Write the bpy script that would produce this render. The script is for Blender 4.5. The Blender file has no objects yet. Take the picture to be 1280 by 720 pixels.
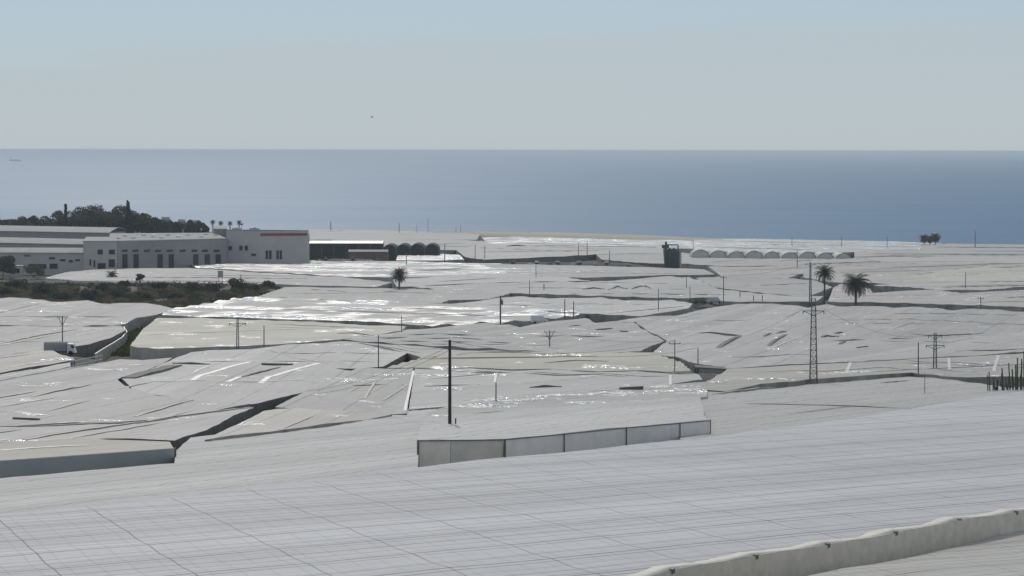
import bpy, math, random, bisect
from mathutils import Vector, Matrix
from mathutils.geometry import delaunay_2d_cdt
from mathutils import noise as mnoise
random.seed(7)
R = math.radians
sc = bpy.context.scene
COL = sc.collection

# ------------------------------------------------------------------ camera
F = 3500.0            # focal length in pixels of a 1280 px wide frame
CH = 72.9             # eye height above the sea
PITCH = math.atan(172.2 / F)
ROLL = R(0.105)
cam_d = bpy.data.cameras.new('camera'); cam = bpy.data.objects.new('camera', cam_d); COL.objects.link(cam)
cam_d.sensor_width = 36.0; cam_d.lens = F * 36.0 / 1280.0
cam_d.clip_start = 0.5; cam_d.clip_end = 400000
ROT = Matrix.Rotation(math.pi/2 - PITCH, 3, 'X') @ Matrix.Rotation(ROLL, 3, 'Z')
cam.matrix_world = Matrix.Translation((0, 0, CH)) @ ROT.to_4x4()
sc.camera = cam
C0 = Vector((0, 0, CH))

def ray(x, y):
    d = ROT @ Vector(((x - 640) / F, (360 - y) / F, -1.0))
    return d / d.y                     # per metre of depth

def pt(x, y, Y):                       # point on the sight line at depth Y
    return C0 + ray(x, y) * Y

# ------------------------------------------------------------------ terrain
TY = [0, 150, 223, 310, 445, 594, 810, 1080, 1417, 1822, 2160, 2430, 3200, 9000]
TH = [15.0, 22.6, 26.3, 30.4, 35.8, 40.5, 46.2, 52, 57.4, 62.1, 65.5, 67.5, 69.5, 69.9]
def _tan():
    n = len(TY); s = [(TH[i+1]-TH[i])/(TY[i+1]-TY[i]) for i in range(n-1)]
    t = [s[0]] + [2*s[i-1]*s[i]/(s[i-1]+s[i]) for i in range(1, n-1)] + [s[-1]]
    return t
TT = _tan()
def H(Y):                              # drop of the roof level below the eye
    if Y <= 0: return TH[0]
    i = min(bisect.bisect_right(TY, Y) - 1, len(TY)-2)
    h = TY[i+1]-TY[i]; t = (Y-TY[i])/h
    return ((2*t**3-3*t**2+1)*TH[i] + (t**3-2*t**2+t)*h*TT[i] + (-2*t**3+3*t**2)*TH[i+1] + (t**3-t**2)*h*TT[i+1])
WH = 3.3
BUMPS = []
def sstep(a, b, x):
    t = max(0.0, min(1.0, (x-a)/(b-a))); return t*t*(3-2*t)
def coast(X):
    if X < -180: return 2400 + (-180-X)*0.1
    return max(1500.0, 2400 - (X+180)*1.05)
def ground(X, Y):
    z = CH - H(Y) - WH
    if Y < 150:                        # the hillside the photographer stands on
        z = max(z, CH - 1.7 - 0.205*max(Y, -40))
    z += 10.0 * sstep(-0.090, -0.105, X/max(Y, 1)) * sstep(1450, 1560, Y) * sstep(2350, 1900, Y)
    z += 3.0 * sstep(-60, -110, X) * sstep(985, 1030, Y) * sstep(1190, 1130, Y)
    for bx_, by_, br_, bz_ in BUMPS:
        if abs(Y-by_) > 2.5*br_: continue
        q_ = ((X-bx_)**2+(Y-by_)**2)/(br_*br_)
        if q_ < 6: z += bz_*math.exp(-q_*q_)
    z += 0.25*mnoise.noise(Vector((X/40, Y/40, 1.3)))
    c = coast(X)
    if Y > c - 25: z -= (Y - c + 25)*0.07
    return max(z, -6.0)

def at(x, y, off=0.0):                 # where the sight line meets roof level + off
    d = ray(x, y)
    lo, hi = 20.0, 9000.0
    f = lambda Y: (CH + d.z*Y) - (CH - H(Y) + off)
    # first crossing, marching
    Y = lo; st = 15.0
    if f(Y) < 0: return C0 + d*Y
    while Y < hi and f(Y) > 0: Y += st
    a, b = Y-st, Y
    for _ in range(30):
        m = (a+b)/2
        if f(m) > 0: a = m
        else: b = m
    return C0 + d*a

def gat(x, y):                         # where the sight line meets the soil
    d = ray(x, y); Y = 300.0
    while Y < 3000 and CH + d.z*Y > ground(d.x*Y, Y): Y += 16.0
    Y -= 16.0
    while Y < 3000 and CH + d.z*Y > ground(d.x*Y, Y): Y += 1.0
    return Vector((d.x*Y, Y, ground(d.x*Y, Y)))

VEH = {  # places where vehicles and sheds stand on made-up ground: pixel of the wheels, radius, rise
 'lorry': (70, 444, 8, 2.3), 'van': (674, 405, 8, 2.4), 'car_road': (874, 380, 7, 2.6), 'car_road2': (893, 379, 7, 2.6), 'shed': (888, 474, 8, 1.6)}
for k_, (vx_, vy_, vr_, vz_) in VEH.items():
    p_ = at(vx_, vy_, -(WH-vz_)); BUMPS.append((p_.x, p_.y, vr_, vz_))
for bx_ in range(-105, -60, 12): BUMPS.append((bx_, 1475, 16, 1.6))
for bx_ in range(-8, 70, 12): BUMPS.append((bx_, 1415, 16, 1.6))

# ------------------------------------------------------------------ materials
def nt(name):
    m = bpy.data.materials.new(name); m.use_nodes = True
    n = m.node_tree.nodes; l = m.node_tree.links
    return m, n, l, n['Principled BSDF']
def noise_node(n, l, vec, scale, detail=4, rough=0.6):
    t = n.new('ShaderNodeTexNoise'); t.inputs['Scale'].default_value = scale
    t.inputs['Detail'].default_value = detail; t.inputs['Roughness'].default_value = rough
    if vec is not None: l.new(vec, t.inputs['Vector'])
    return t
def mathn(n, l, op, a, b=None, c=None):
    t = n.new('ShaderNodeMath'); t.operation = op
    for i, v in enumerate((a, b, c)):
        if v is None: continue
        if isinstance(v, (int, float)): t.inputs[i].default_value = v
        else: l.new(v, t.inputs[i])
    return t.outputs[0]
def maprange(n, l, v, a, b, c, d):
    t = n.new('ShaderNodeMapRange'); l.new(v, t.inputs[0])
    for i, k in enumerate((a, b, c, d)): t.inputs[i+1].default_value = k
    return t.outputs[0]
def mix(n, l, fac, A, B, mode='MIX'):
    t = n.new('ShaderNodeMix'); t.data_type = 'RGBA'; t.blend_type = mode
    if isinstance(fac, (int, float)): t.inputs[0].default_value = fac
    else: l.new(fac, t.inputs[0])
    for i, v in ((6, A), (7, B)):
        if isinstance(v, tuple): t.inputs[i].default_value = (*v[:3], 1)
        else: l.new(v, t.inputs[i])
    return t.outputs[2]

def translucent(m, frac, col):
    """thin film or leaf: part of the light comes through"""
    n = m.node_tree.nodes; l = m.node_tree.links; b = n['Principled BSDF']
    t = n.new('ShaderNodeBsdfTranslucent'); x = n.new('ShaderNodeMixShader'); x.inputs[0].default_value = frac
    t.inputs[0].default_value = (*col, 1)
    l.new(b.outputs[0], x.inputs[1]); l.new(t.outputs[0], x.inputs[2]); l.new(x.outputs[0], n['Material Output'].inputs[0])
    return m

def plain(name, col, rough=0.7, var=0.25, scale=1.5, bump=0.0, metal=0.0, spec=0.5, col2=None):
    m, n, l, b = nt(name)
    g = n.new('ShaderNodeNewGeometry')
    t = noise_node(n, l, g.outputs['Position'], scale, 5)
    f = maprange(n, l, t.outputs[0], 0.3, 0.7, 0, 1)
    c2 = col2 or tuple(c*(1-var) for c in col); c1 = col if col2 else tuple(min(1, c*(1+var*0.5)) for c in col)
    l.new(mix(n, l, f, c1, c2), b.inputs['Base Color'])
    b.inputs['Roughness'].default_value = rough; b.inputs['Metallic'].default_value = metal
    b.inputs['Specular IOR Level'].default_value = spec
    if bump:
        bp = n.new('ShaderNodeBump'); bp.inputs['Strength'].default_value = 0.6; bp.inputs['Distance'].default_value = bump
        l.new(t.outputs[0], bp.inputs['Height']); l.new(bp.outputs[0], b.inputs['Normal'])
    return m

def roof_mat(name, col, rough=0.42, strip=8.0, seam=0.0, cross=0.0, fine=0.0, wrinkle=0.05, wscale=0.5, spec=0.5,
             seamw=0.1, dirt=0.12, glossnoise=None, wob=0.5, skew=0.0, mask=0.98):
    """stretched plastic film: UV is in metres, u across the sheets and v along them"""
    m, n, l, b = nt(name)
    uv = n.new('ShaderNodeUVMap'); uv.uv_map = 'UVMap'
    g = n.new('ShaderNodeNewGeometry')
    wn = noise_node(n, l, g.outputs['Position'], 0.09, 2)
    wv = n.new('ShaderNodeVectorMath'); wv.operation = 'MULTIPLY_ADD'
    l.new(wn.outputs['Color'], wv.inputs[0]); wv.inputs[1].default_value = (wob, wob, 0); l.new(uv.outputs[0], wv.inputs[2])
    sx = n.new('ShaderNodeSeparateXYZ'); l.new(wv.outputs[0], sx.inputs[0])
    u, v = sx.outputs[0], sx.outputs[1]
    if skew: v = mathn(n, l, 'ADD', v, mathn(n, l, 'MULTIPLY', u, skew))
    oi = n.new('ShaderNodeObjectInfo')
    us = mathn(n, l, 'DIVIDE', u, strip)
    fl = mathn(n, l, 'FLOOR', us)
    fl = mathn(n, l, 'ADD', fl, mathn(n, l, 'MULTIPLY', oi.outputs['Random'], 97.0))
    wnz = n.new('ShaderNodeTexWhiteNoise'); wnz.noise_dimensions = '1D'; l.new(fl, wnz.inputs['W'])
    tone = maprange(n, l, wnz.outputs['Value'], 0, 1, 0.90, 1.05)
    tone = mathn(n, l, 'MULTIPLY', tone, maprange(n, l, oi.outputs['Random'], 0, 1, 0.87, 1.08))
    d1 = noise_node(n, l, g.outputs['Position'], 0.035, 6, 0.65)
    tone = mathn(n, l, 'MULTIPLY', tone, maprange(n, l, d1.outputs[0], 0.3, 0.72, 1.04, 1.0-dirt))
    d2 = noise_node(n, l, g.outputs['Position'], 0.6, 5, 0.7)
    tone = mathn(n, l, 'MULTIPLY', tone, maprange(n, l, d2.outputs[0], 0.3, 0.75, 1.04, 0.93))
    # streaks of dust along the sheets
    mp = n.new('ShaderNodeMapping'); mp.inputs['Scale'].default_value = (1.1, 0.05, 1); l.new(wv.outputs[0], mp.inputs[0])
    st = noise_node(n, l, mp.outputs[0], 1.0, 4, 0.6)
    tone = mathn(n, l, 'MULTIPLY', tone, maprange(n, l, st.outputs[0], 0.3, 0.7, 1.05, 0.93))
    # faint patches where dust settles
    def line(coord, period, w, keep):
        fr = mathn(n, l, 'FRACT', mathn(n, l, 'DIVIDE', coord, period))
        dd = mathn(n, l, 'MULTIPLY', mathn(n, l, 'ABSOLUTE', mathn(n, l, 'SUBTRACT', fr, 0.5)), period)
        return maprange(n, l, dd, w*0.35, w, keep, 1.0)
    if seam:
        bn = noise_node(n, l, g.outputs['Position'], 0.12, 3)
        k = line(u, strip, seamw*1.3, 1-seam)
        k = mathn(n, l, 'MAXIMUM', k, maprange(n, l, bn.outputs[0], 0.35, 0.65, 0.0, mask))
        tone = mathn(n, l, 'MULTIPLY', tone, k)
    if cross:
        bn2 = noise_node(n, l, g.outputs['Position'], 0.15, 3)
        k = line(v, 8.0, seamw*0.5, 1-cross)
        k = mathn(n, l, 'MAXIMUM', k, maprange(n, l, bn2.outputs[0], 0.4, 0.6, 0.0, mask))
        tone = mathn(n, l, 'MULTIPLY', tone, k)
    if fine:
        bn3 = noise_node(n, l, g.outputs['Position'], 0.2, 3)
        k = line(u, strip/4.0, seamw*0.95, 1-fine)
        wn4 = n.new('ShaderNodeTexWhiteNoise'); wn4.noise_dimensions = '1D'
        l.new(mathn(n, l, 'FLOOR', mathn(n, l, 'DIVIDE', u, strip/4.0)), wn4.inputs['W'])
        k = mathn(n, l, 'MAXIMUM', k, maprange(n, l, wn4.outputs['Value'], 0, 1, 0.2, 1.0))
        k = mathn(n, l, 'MAXIMUM', k, maprange(n, l, bn3.outputs[0], 0.42, 0.62, 0.2, mask))
        tone = mathn(n, l, 'MULTIPLY', tone, k)
        k = line(v, 2.0, seamw*0.6, 1-fine*0.3)
        tone = mathn(n, l, 'MULTIPLY', tone, k)
    cc = n.new('ShaderNodeVectorMath'); cc.operation = 'SCALE'; cc.inputs[0].default_value = col
    l.new(tone, cc.inputs['Scale'])
    l.new(cc.outputs[0], b.inputs['Base Color'])
    b.inputs['Specular IOR Level'].default_value = 0.05
    amt = None
    if glossnoise:                     # loose, flapping film in patches: crumpled and glossy there
        gs, g0, g1 = glossnoise
        gn = noise_node(n, l, g.outputs['Position'], gs, 4, 0.6)
        amt = maprange(n, l, gn.outputs[0], g0, g1, 0, 1)
        l.new(maprange(n, l, amt, 0, 1, 0.6, rough), b.inputs['Roughness']); l.new(maprange(n, l, amt, 0, 1, 0.05, spec), b.inputs['Specular IOR Level'])
    else:
        b.inputs['Roughness'].default_value = rough
    mp2 = n.new('ShaderNodeMapping'); mp2.inputs['Scale'].default_value = (1.0, 0.35, 1); l.new(wv.outputs[0], mp2.inputs[0])
    wr = noise_node(n, l, mp2.outputs[0], wscale, 4, 0.55)
    bp = n.new('ShaderNodeBump'); bp.inputs['Strength'].default_value = 1.0; bp.inputs['Distance'].default_value = wrinkle
    l.new(wr.outputs[0], bp.inputs['Height'])
    if amt is not None:
        wr2 = noise_node(n, l, g.outputs['Position'], 0.9, 2, 0.5)
        b2 = n.new('ShaderNodeBump'); b2.inputs['Strength'].default_value = 1.0; b2.inputs['Distance'].default_value = 0.75
        l.new(mathn(n, l, 'MULTIPLY', wr2.outputs[0], amt), b2.inputs['Height']); l.new(bp.outputs[0], b2.inputs['Normal'])
        l.new(b2.outputs[0], b.inputs['Normal'])
    else: l.new(bp.outputs[0], b.inputs['Normal'])
    return m

WH_C = (0.53, 0.523, 0.508)
M = {}
M['film'] = roof_mat('white_film', WH_C, 0.12, 8, seam=0.35, wrinkle=0.09, seamw=0.18, spec=0.8, glossnoise=(0.09, 0.62, 0.68))
M['film_far'] = roof_mat('white_film_weathered', (0.52, 0.512, 0.495), 0.6, 10, seam=0.25, wrinkle=0.16, wscale=0.35, seamw=0.3)
M['film_warm'] = roof_mat('warm_white_film', (0.515, 0.50, 0.465), 0.12, 8, seam=0.3, wrinkle=0.1, seamw=0.18, spec=0.8, glossnoise=(0.09, 0.60, 0.66))
M['film_cream'] = roof_mat('cream_film', (0.575, 0.56, 0.495), 0.12, 10, seam=0.2, wrinkle=0.1, dirt=0.2, seamw=0.16, spec=0.9, glossnoise=(0.06, 0.60, 0.67))
M['film_gloss'] = roof_mat('glossy_film', (0.54, 0.535, 0.52), 0.2, 6, seam=0.25, wrinkle=0.2, wscale=0.45, spec=0.7, glossnoise=(0.05, 0.3, 0.45))
M['film_glint'] = roof_mat('crumpled_glossy_film', (0.50, 0.495, 0.48), 0.10, 7, seam=0.35, fine=0.1, wrinkle=0.2, wscale=0.9, spec=0.8, seamw=0.25, glossnoise=(0.03, 0.46, 0.58))
M['net'] = roof_mat('wired_white_film', (0.735, 0.745, 0.765), 0.6, 7.5, seam=0.66, cross=0.6, fine=0.45, wrinkle=0.05, seamw=0.17, dirt=0.08, wob=0.12, skew=0.577, mask=0.6)
M['net_back'] = roof_mat('wired_grey_film', (0.56, 0.557, 0.548), 0.6, 6.0, seam=0.4, cross=0.25, fine=0.2, wrinkle=0.07, seamw=0.2, dirt=0.1, wob=1.2, skew=0.577, mask=0.85)
M['cream_plain'] = roof_mat('dull_cream_film', (0.56, 0.54, 0.47), 0.6, 8, seam=0.25, wrinkle=0.1, seamw=0.18)
M['net_glint'] = roof_mat('wired_sparkling_film', (0.56, 0.555, 0.535), 0.06, 6.0, seam=0.3, fine=0.15, wrinkle=0.07, seamw=0.2, dirt=0.1, wob=1.2, spec=1.0, glossnoise=(0.12, 0.53, 0.64))
M['net_low'] = roof_mat('lower_wired_film', (0.54, 0.53, 0.50), 0.5, 5.2, seam=0.75, cross=0.6, fine=0.45, wrinkle=0.1, seamw=0.11, dirt=0.15, wob=2.5, skew=0.4, mask=0.7)
translucent(M['net'], 0.12, (0.7, 0.7, 0.7)); translucent(M['net_glint'], 0.1, (0.7, 0.7, 0.7))
M['wall_black'] = plain('shade_dark_wall', (0.15, 0.145, 0.135), 0.8, 0.4, 0.4)  # side walls darkened in colour to stand in for the deep alley shade
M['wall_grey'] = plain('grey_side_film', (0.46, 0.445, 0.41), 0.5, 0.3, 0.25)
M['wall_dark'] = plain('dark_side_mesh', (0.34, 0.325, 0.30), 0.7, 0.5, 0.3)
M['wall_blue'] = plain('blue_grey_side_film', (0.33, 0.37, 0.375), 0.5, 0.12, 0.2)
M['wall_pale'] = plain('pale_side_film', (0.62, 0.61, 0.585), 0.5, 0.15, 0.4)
M['wall_steel'] = plain('bluish_translucent_film', (0.74, 0.73, 0.73), 0.4, 0.12, 0.5)
M['wall_canvas'] = plain('dusty_canvas', (0.86, 0.80, 0.70), 0.8, 0.18, 1.2, 0.03); translucent(M['wall_canvas'], 0.2, (0.8, 0.76, 0.68))
M['post'] = plain('galvanised_post', (0.12, 0.12, 0.12), 0.5, 0.3, 3)
M['gutter'] = plain('dark_gutter', (0.27, 0.26, 0.245), 0.6, 0.3, 1)
M['vent'] = plain('open_vent_gap', (0.14, 0.135, 0.13), 0.8, 0.3, 1)
M['tape'] = plain('pale_lapped_film', (0.60, 0.595, 0.58), 0.4, 0.08, 0.5)
M['wood'] = plain('tarred_wood', (0.035, 0.033, 0.032), 0.8, 0.4, 3, 0.01)
M['steel'] = plain('weathered_steel', (0.16, 0.165, 0.17), 0.5, 0.25, 4, metal=0.4)
M['concrete_pole'] = plain('pole_concrete', (0.15, 0.15, 0.145), 0.8, 0.2, 2)
M['cable'] = plain('cable_sheath', (0.06, 0.06, 0.06), 0.6, 0.1, 2)
M['ceramic'] = plain('insulator_glass', (0.10, 0.12, 0.12), 0.2, 0.1, 4)
M['bark'] = plain('bark', (0.12, 0.095, 0.07), 0.9, 0.4, 3, 0.05)
M['leaf'] = plain('pine_foliage', (0.11, 0.13, 0.07), 0.7, 0.5, 0.35, col2=(0.05, 0.07, 0.04))
M['leaf_dark'] = plain('cypress_foliage', (0.028, 0.042, 0.028), 0.7, 0.4, 0.5)
M['palm_leaf'] = plain('palm_frond', (0.055, 0.062, 0.035), 0.6, 0.45, 0.6)
M['bush'] = plain('scrub_foliage', (0.085, 0.09, 0.06), 0.8, 0.45, 0.5)
M['dry'] = plain('dry_grass', (0.17, 0.15, 0.10), 0.9, 0.4, 0.3)
M['grass'] = plain('verge_grass', (0.10, 0.13, 0.05), 0.9, 0.4, 0.3)
for k_ in ('leaf', 'leaf_dark', 'palm_leaf', 'bush', 'dry', 'grass'): translucent(M[k_], 0.35, {'dry': (0.2, 0.17, 0.1), 'grass': (0.12, 0.16, 0.05)}.get(k_, (0.08, 0.09, 0.045)))
M['cactus'] = plain('cactus_skin', (0.06, 0.075, 0.045), 0.6, 0.35, 2, 0.02)
M['stucco_grey'] = plain('grey_stucco', (0.29, 0.295, 0.30), 0.85, 0.1, 0.2)
M['stucco_light'] = plain('pale_stucco', (0.46, 0.45, 0.435), 0.85, 0.08, 0.2)
M['stucco_white'] = plain('white_stucco', (0.62, 0.62, 0.60), 0.85, 0.08, 0.3)
M['roof_sheet'] = plain('pale_metal_roof', (0.33, 0.335, 0.335), 0.7, 0.15, 0.2, spec=0.08)
M['roof_grey'] = plain('grey_metal_roof', (0.36, 0.37, 0.38), 0.4, 0.15, 0.2)
M['glass_dark'] = plain('window_glass', (0.03, 0.035, 0.04), 0.2, 0.2, 1, spec=0.15)
M['door_dark'] = plain('loading_door', (0.05, 0.05, 0.052), 0.7, 0.2, 1, spec=0.05)
M['red'] = plain('red_paint', (0.22, 0.05, 0.055), 0.6, 0.15, 0.5)
M['skylight'] = plain('skylight_glass', (0.7, 0.72, 0.74), 0.06, 0.05, 1, spec=1.0)
M['tank_green'] = plain('green_tank_paint', (0.02, 0.05, 0.04), 0.5, 0.25, 1)
M['shade_black'] = plain('black_shade_net', (0.02, 0.02, 0.021), 0.9, 0.3, 0.7)
M['brown_roof'] = plain('rusty_roof', (0.20, 0.12, 0.10), 0.7, 0.3, 0.6)
M['tyre'] = plain('tyre_rubber', (0.02, 0.02, 0.02), 0.8, 0.2, 4)
M['arch_film'] = plain('arch_film', (0.56, 0.555, 0.54), 0.6, 0.2, 0.3, spec=0.1)
M['hull'] = plain('ship_paint', (0.8, 0.8, 0.8), 0.6, 0.1, 0.05)
M['feather'] = plain('gull_feathers', (0.25, 0.25, 0.25), 0.8, 0.2, 4)
M['sheet_white'] = plain('whitewashed_panel', (0.66, 0.66, 0.64), 0.5, 0.1, 0.6)
for nm, c in (('car_white', (0.7, 0.7, 0.7)), ('car_silver', (0.4, 0.41, 0.42)), ('car_dark', (0.03, 0.035, 0.045)), ('car_red', (0.25, 0.03, 0.03))):
    M[nm] = plain(nm + '_paint', c, 0.28, 0.03, 1, spec=1.0)

# ------------------------------------------------------------------ mesh builder
WLOC = {}
def wloc(o): return WLOC.get(o.name, Vector((0, 0, 0))) if o is not None else Vector((0, 0, 0))
class MB:
    def __init__(s): s.v = []; s.f = []; s.uv = None
    def add(s, vs, fs):
        k = len(s.v); s.v += [Vector(p) for p in vs]; s.f += [tuple(i+k for i in f) for f in fs]
    def hexa(s, p):     # 8 points: bottom ring 0-3, top ring 4-7
        s.add(p, [(3,2,1,0),(4,5,6,7),(0,1,5,4),(1,2,6,5),(2,3,7,6),(3,0,4,7)])
    def box(s, c, d, rz=0.0):
        c = Vector(c); m = Matrix.Rotation(rz, 3, 'Z'); x, y, z = d[0]/2, d[1]/2, d[2]/2
        s.hexa([c + m @ Vector(q) for q in ((-x,-y,-z),(x,-y,-z),(x,y,-z),(-x,y,-z),(-x,-y,z),(x,-y,z),(x,y,z),(-x,y,z))])
    def tube(s, a, b, r0, r1=None, n=6, cap=True):
        a = Vector(a); b = Vector(b); r1 = r0 if r1 is None else r1
        d = (b-a).normalized(); up = Vector((0,0,1)) if abs(d.z) < 0.9 else Vector((1,0,0))
        p = d.cross(up).normalized(); q = d.cross(p)
        k = len(s.v)
        for c, r in ((a, r0), (b, r1)):
            for i in range(n):
                t = 2*math.pi*i/n; s.v.append(c + (p*math.cos(t)+q*math.sin(t))*r)
        for i in range(n): j = (i+1) % n; s.f.append((k+i, k+j, k+n+j, k+n+i))
        if cap: s.f.append(tuple(k+i for i in range(n))[::-1]); s.f.append(tuple(k+n+i for i in range(n)))
    def path(s, pts, r, n=5):
        for a, b in zip(pts[:-1], pts[1:]): s.tube(a, b, r, r, n, False)
    def lathe(s, c, prof, n=14):
        c = Vector(c); k = len(s.v)
        for r, z in prof:
            for i in range(n):
                t = 2*math.pi*i/n; s.v.append(c + Vector((r*math.cos(t), r*math.sin(t), z)))
        for j in range(len(prof)-1):
            for i in range(n):
                i2 = (i+1) % n; s.f.append((k+j*n+i, k+j*n+i2, k+(j+1)*n+i2, k+(j+1)*n+i))
        s.f.append(tuple(k+i for i in range(n))[::-1]); s.f.append(tuple(k+(len(prof)-1)*n+i for i in range(n)))
    def prism(s, poly, z0, z1, ztops=None):
        n = len(poly); k = len(s.v)
        for p in poly: s.v.append(Vector((p[0], p[1], z0)))
        for i, p in enumerate(poly): s.v.append(Vector((p[0], p[1], ztops[i] if ztops else z1)))
        for i in range(n): j = (i+1) % n; s.f.append((k+i, k+j, k+n+j, k+n+i))
        s.f.append(tuple(k+i for i in range(n))[::-1]); s.f.append(tuple(k+n+i for i in range(n)))
    def build(s, name, mat, parent=None, smooth=False):
        me = bpy.data.meshes.new(name); w = wloc(parent)
        me.from_pydata([tuple(p-w) for p in s.v], [], s.f); me.update()
        if smooth: me.polygons.foreach_set('use_smooth', [True]*len(me.polygons))
        if s.uv:
            ul = me.uv_layers.new(name='UVMap')
            for lp in me.loops: ul.data[lp.index].uv = s.uv[lp.vertex_index]
        me.materials.append(M[mat] if isinstance(mat, str) else mat)
        o = bpy.data.objects.new(name, me); COL.objects.link(o); WLOC[o.name] = w.copy()
        if parent is not None: o.parent = parent
        return o

def tag(o, label, cat, group=None):
    o['label'] = label; o['category'] = cat
    if group: o['group'] = group
    return o
def thing(name, label, cat, loc, group=None):
    o = bpy.data.objects.new(name, None); COL.objects.link(o); o.location = loc; WLOC[o.name] = Vector(loc)
    o.empty_display_size = 0.5
    return tag(o, label, cat, group)
def struct(o, kind='structure'): o['kind'] = kind; return o
def copy_tree(o, parent=None):
    c = o.copy(); COL.objects.link(c)
    if parent is not None: c.parent = parent
    WLOC[c.name] = wloc(o)
    for ch in [x for x in bpy.data.objects if x.parent == o]: copy_tree(ch, c)
    return c

# ------------------------------------------------------------------ setting
def grid_mesh(name, ys, xf, zf, mat):
    vs = []; fs = []; nx = len(xf(ys[0]))
    for y in ys:
        for x in xf(y): vs.append((x, y, zf(x, y)))
    for j in range(len(ys)-1):
        for i in range(nx-1):
            a = j*nx+i; fs.append((a, a+1, a+nx+1, a+nx))
    b = MB(); b.add(vs, fs); return b.build(name, mat, smooth=True)

def ground_mat():
    m, n, l, b = nt('dusty_soil')
    g = n.new('ShaderNodeNewGeometry')
    a = noise_node(n, l, g.outputs['Position'], 0.03, 6, 0.65)
    c = noise_node(n, l, g.outputs['Position'], 0.8, 5, 0.7)
    k = mix(n, l, maprange(n, l, a.outputs[0], 0.4, 0.6, 0, 1), (0.095, 0.083, 0.068), (0.055, 0.053, 0.042))
    k = mix(n, l, maprange(n, l, c.outputs[0], 0.45, 0.7, 0, 0.6), k, (0.065, 0.07, 0.045))
    l.new(k, b.inputs['Base Color']); b.inputs['Roughness'].default_value = 0.95
    return m
ys = [-60+10*i for i in range(30)] + [240+14*i for i in range(120)] + [1920+18*i for i in range(50)] + [2900, 3000]
grid_mesh('ground', ys, lambda y: [(-1+2*i/90)*(0.30*max(y, 0)+90) for i in range(91)], ground, ground_mat())
struct(bpy.data.objects['ground'])

def sea_mat():
    m, n, l, b = nt('sea_water')
    g = n.new('ShaderNodeNewGeometry')
    mp = n.new('ShaderNodeMapping'); l.new(g.outputs['Position'], mp.inputs[0]); mp.inputs['Scale'].default_value = (0.0006, 0.0022, 1)
    a = noise_node(n, l, mp.outputs[0], 1.0, 6, 0.62)
    mp2 = n.new('ShaderNodeMapping'); l.new(g.outputs['Position'], mp2.inputs[0]); mp2.inputs['Scale'].default_value = (0.004, 0.016, 1)
    c = noise_node(n, l, mp2.outputs[0], 1.0, 6, 0.65)
    k = mix(n, l, maprange(n, l, a.outputs[0], 0.35, 0.65, 0, 1), (0.026, 0.140, 0.285), (0.038, 0.168, 0.33))
    k = mix(n, l, maprange(n, l, c.outputs[0], 0.55, 0.75, 0, 0.5), k, (0.07, 0.13, 0.21))
    l.new(k, b.inputs['Base Color'])
    r = mathn(n, l, 'ADD', maprange(n, l, a.outputs[0], 0.3, 0.7, 0.40, 0.52), maprange(n, l, c.outputs[0], 0.4, 0.7, 0, 0.05))
    l.new(r, b.inputs['Roughness']); b.inputs['IOR'].default_value = 1.333; b.inputs['Specular IOR Level'].default_value = 0.12
    wv = noise_node(n, l, g.outputs['Position'], 0.25, 5, 0.6)
    bp = n.new('ShaderNodeBump'); bp.inputs['Strength'].default_value = 0.35; bp.inputs['Distance'].default_value = 0.5
    l.new(wv.outputs[0], bp.inputs['Height']); l.new(bp.outputs[0], b.inputs['Normal'])
    return m
b = MB()
sy = [1500, 2600, 4500, 9000, 18000, 36000, 60000, 90000]
for y in sy:
    for i in range(9): b.v.append(Vector(((-1+i/4)*(0.45*y+1500), y, 0)))
for j in range(len(sy)-1):
    for i in range(8): a = j*9+i; b.f.append((a, a+1, a+10, a+9))
struct(b.build('sea', sea_mat()))

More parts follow.
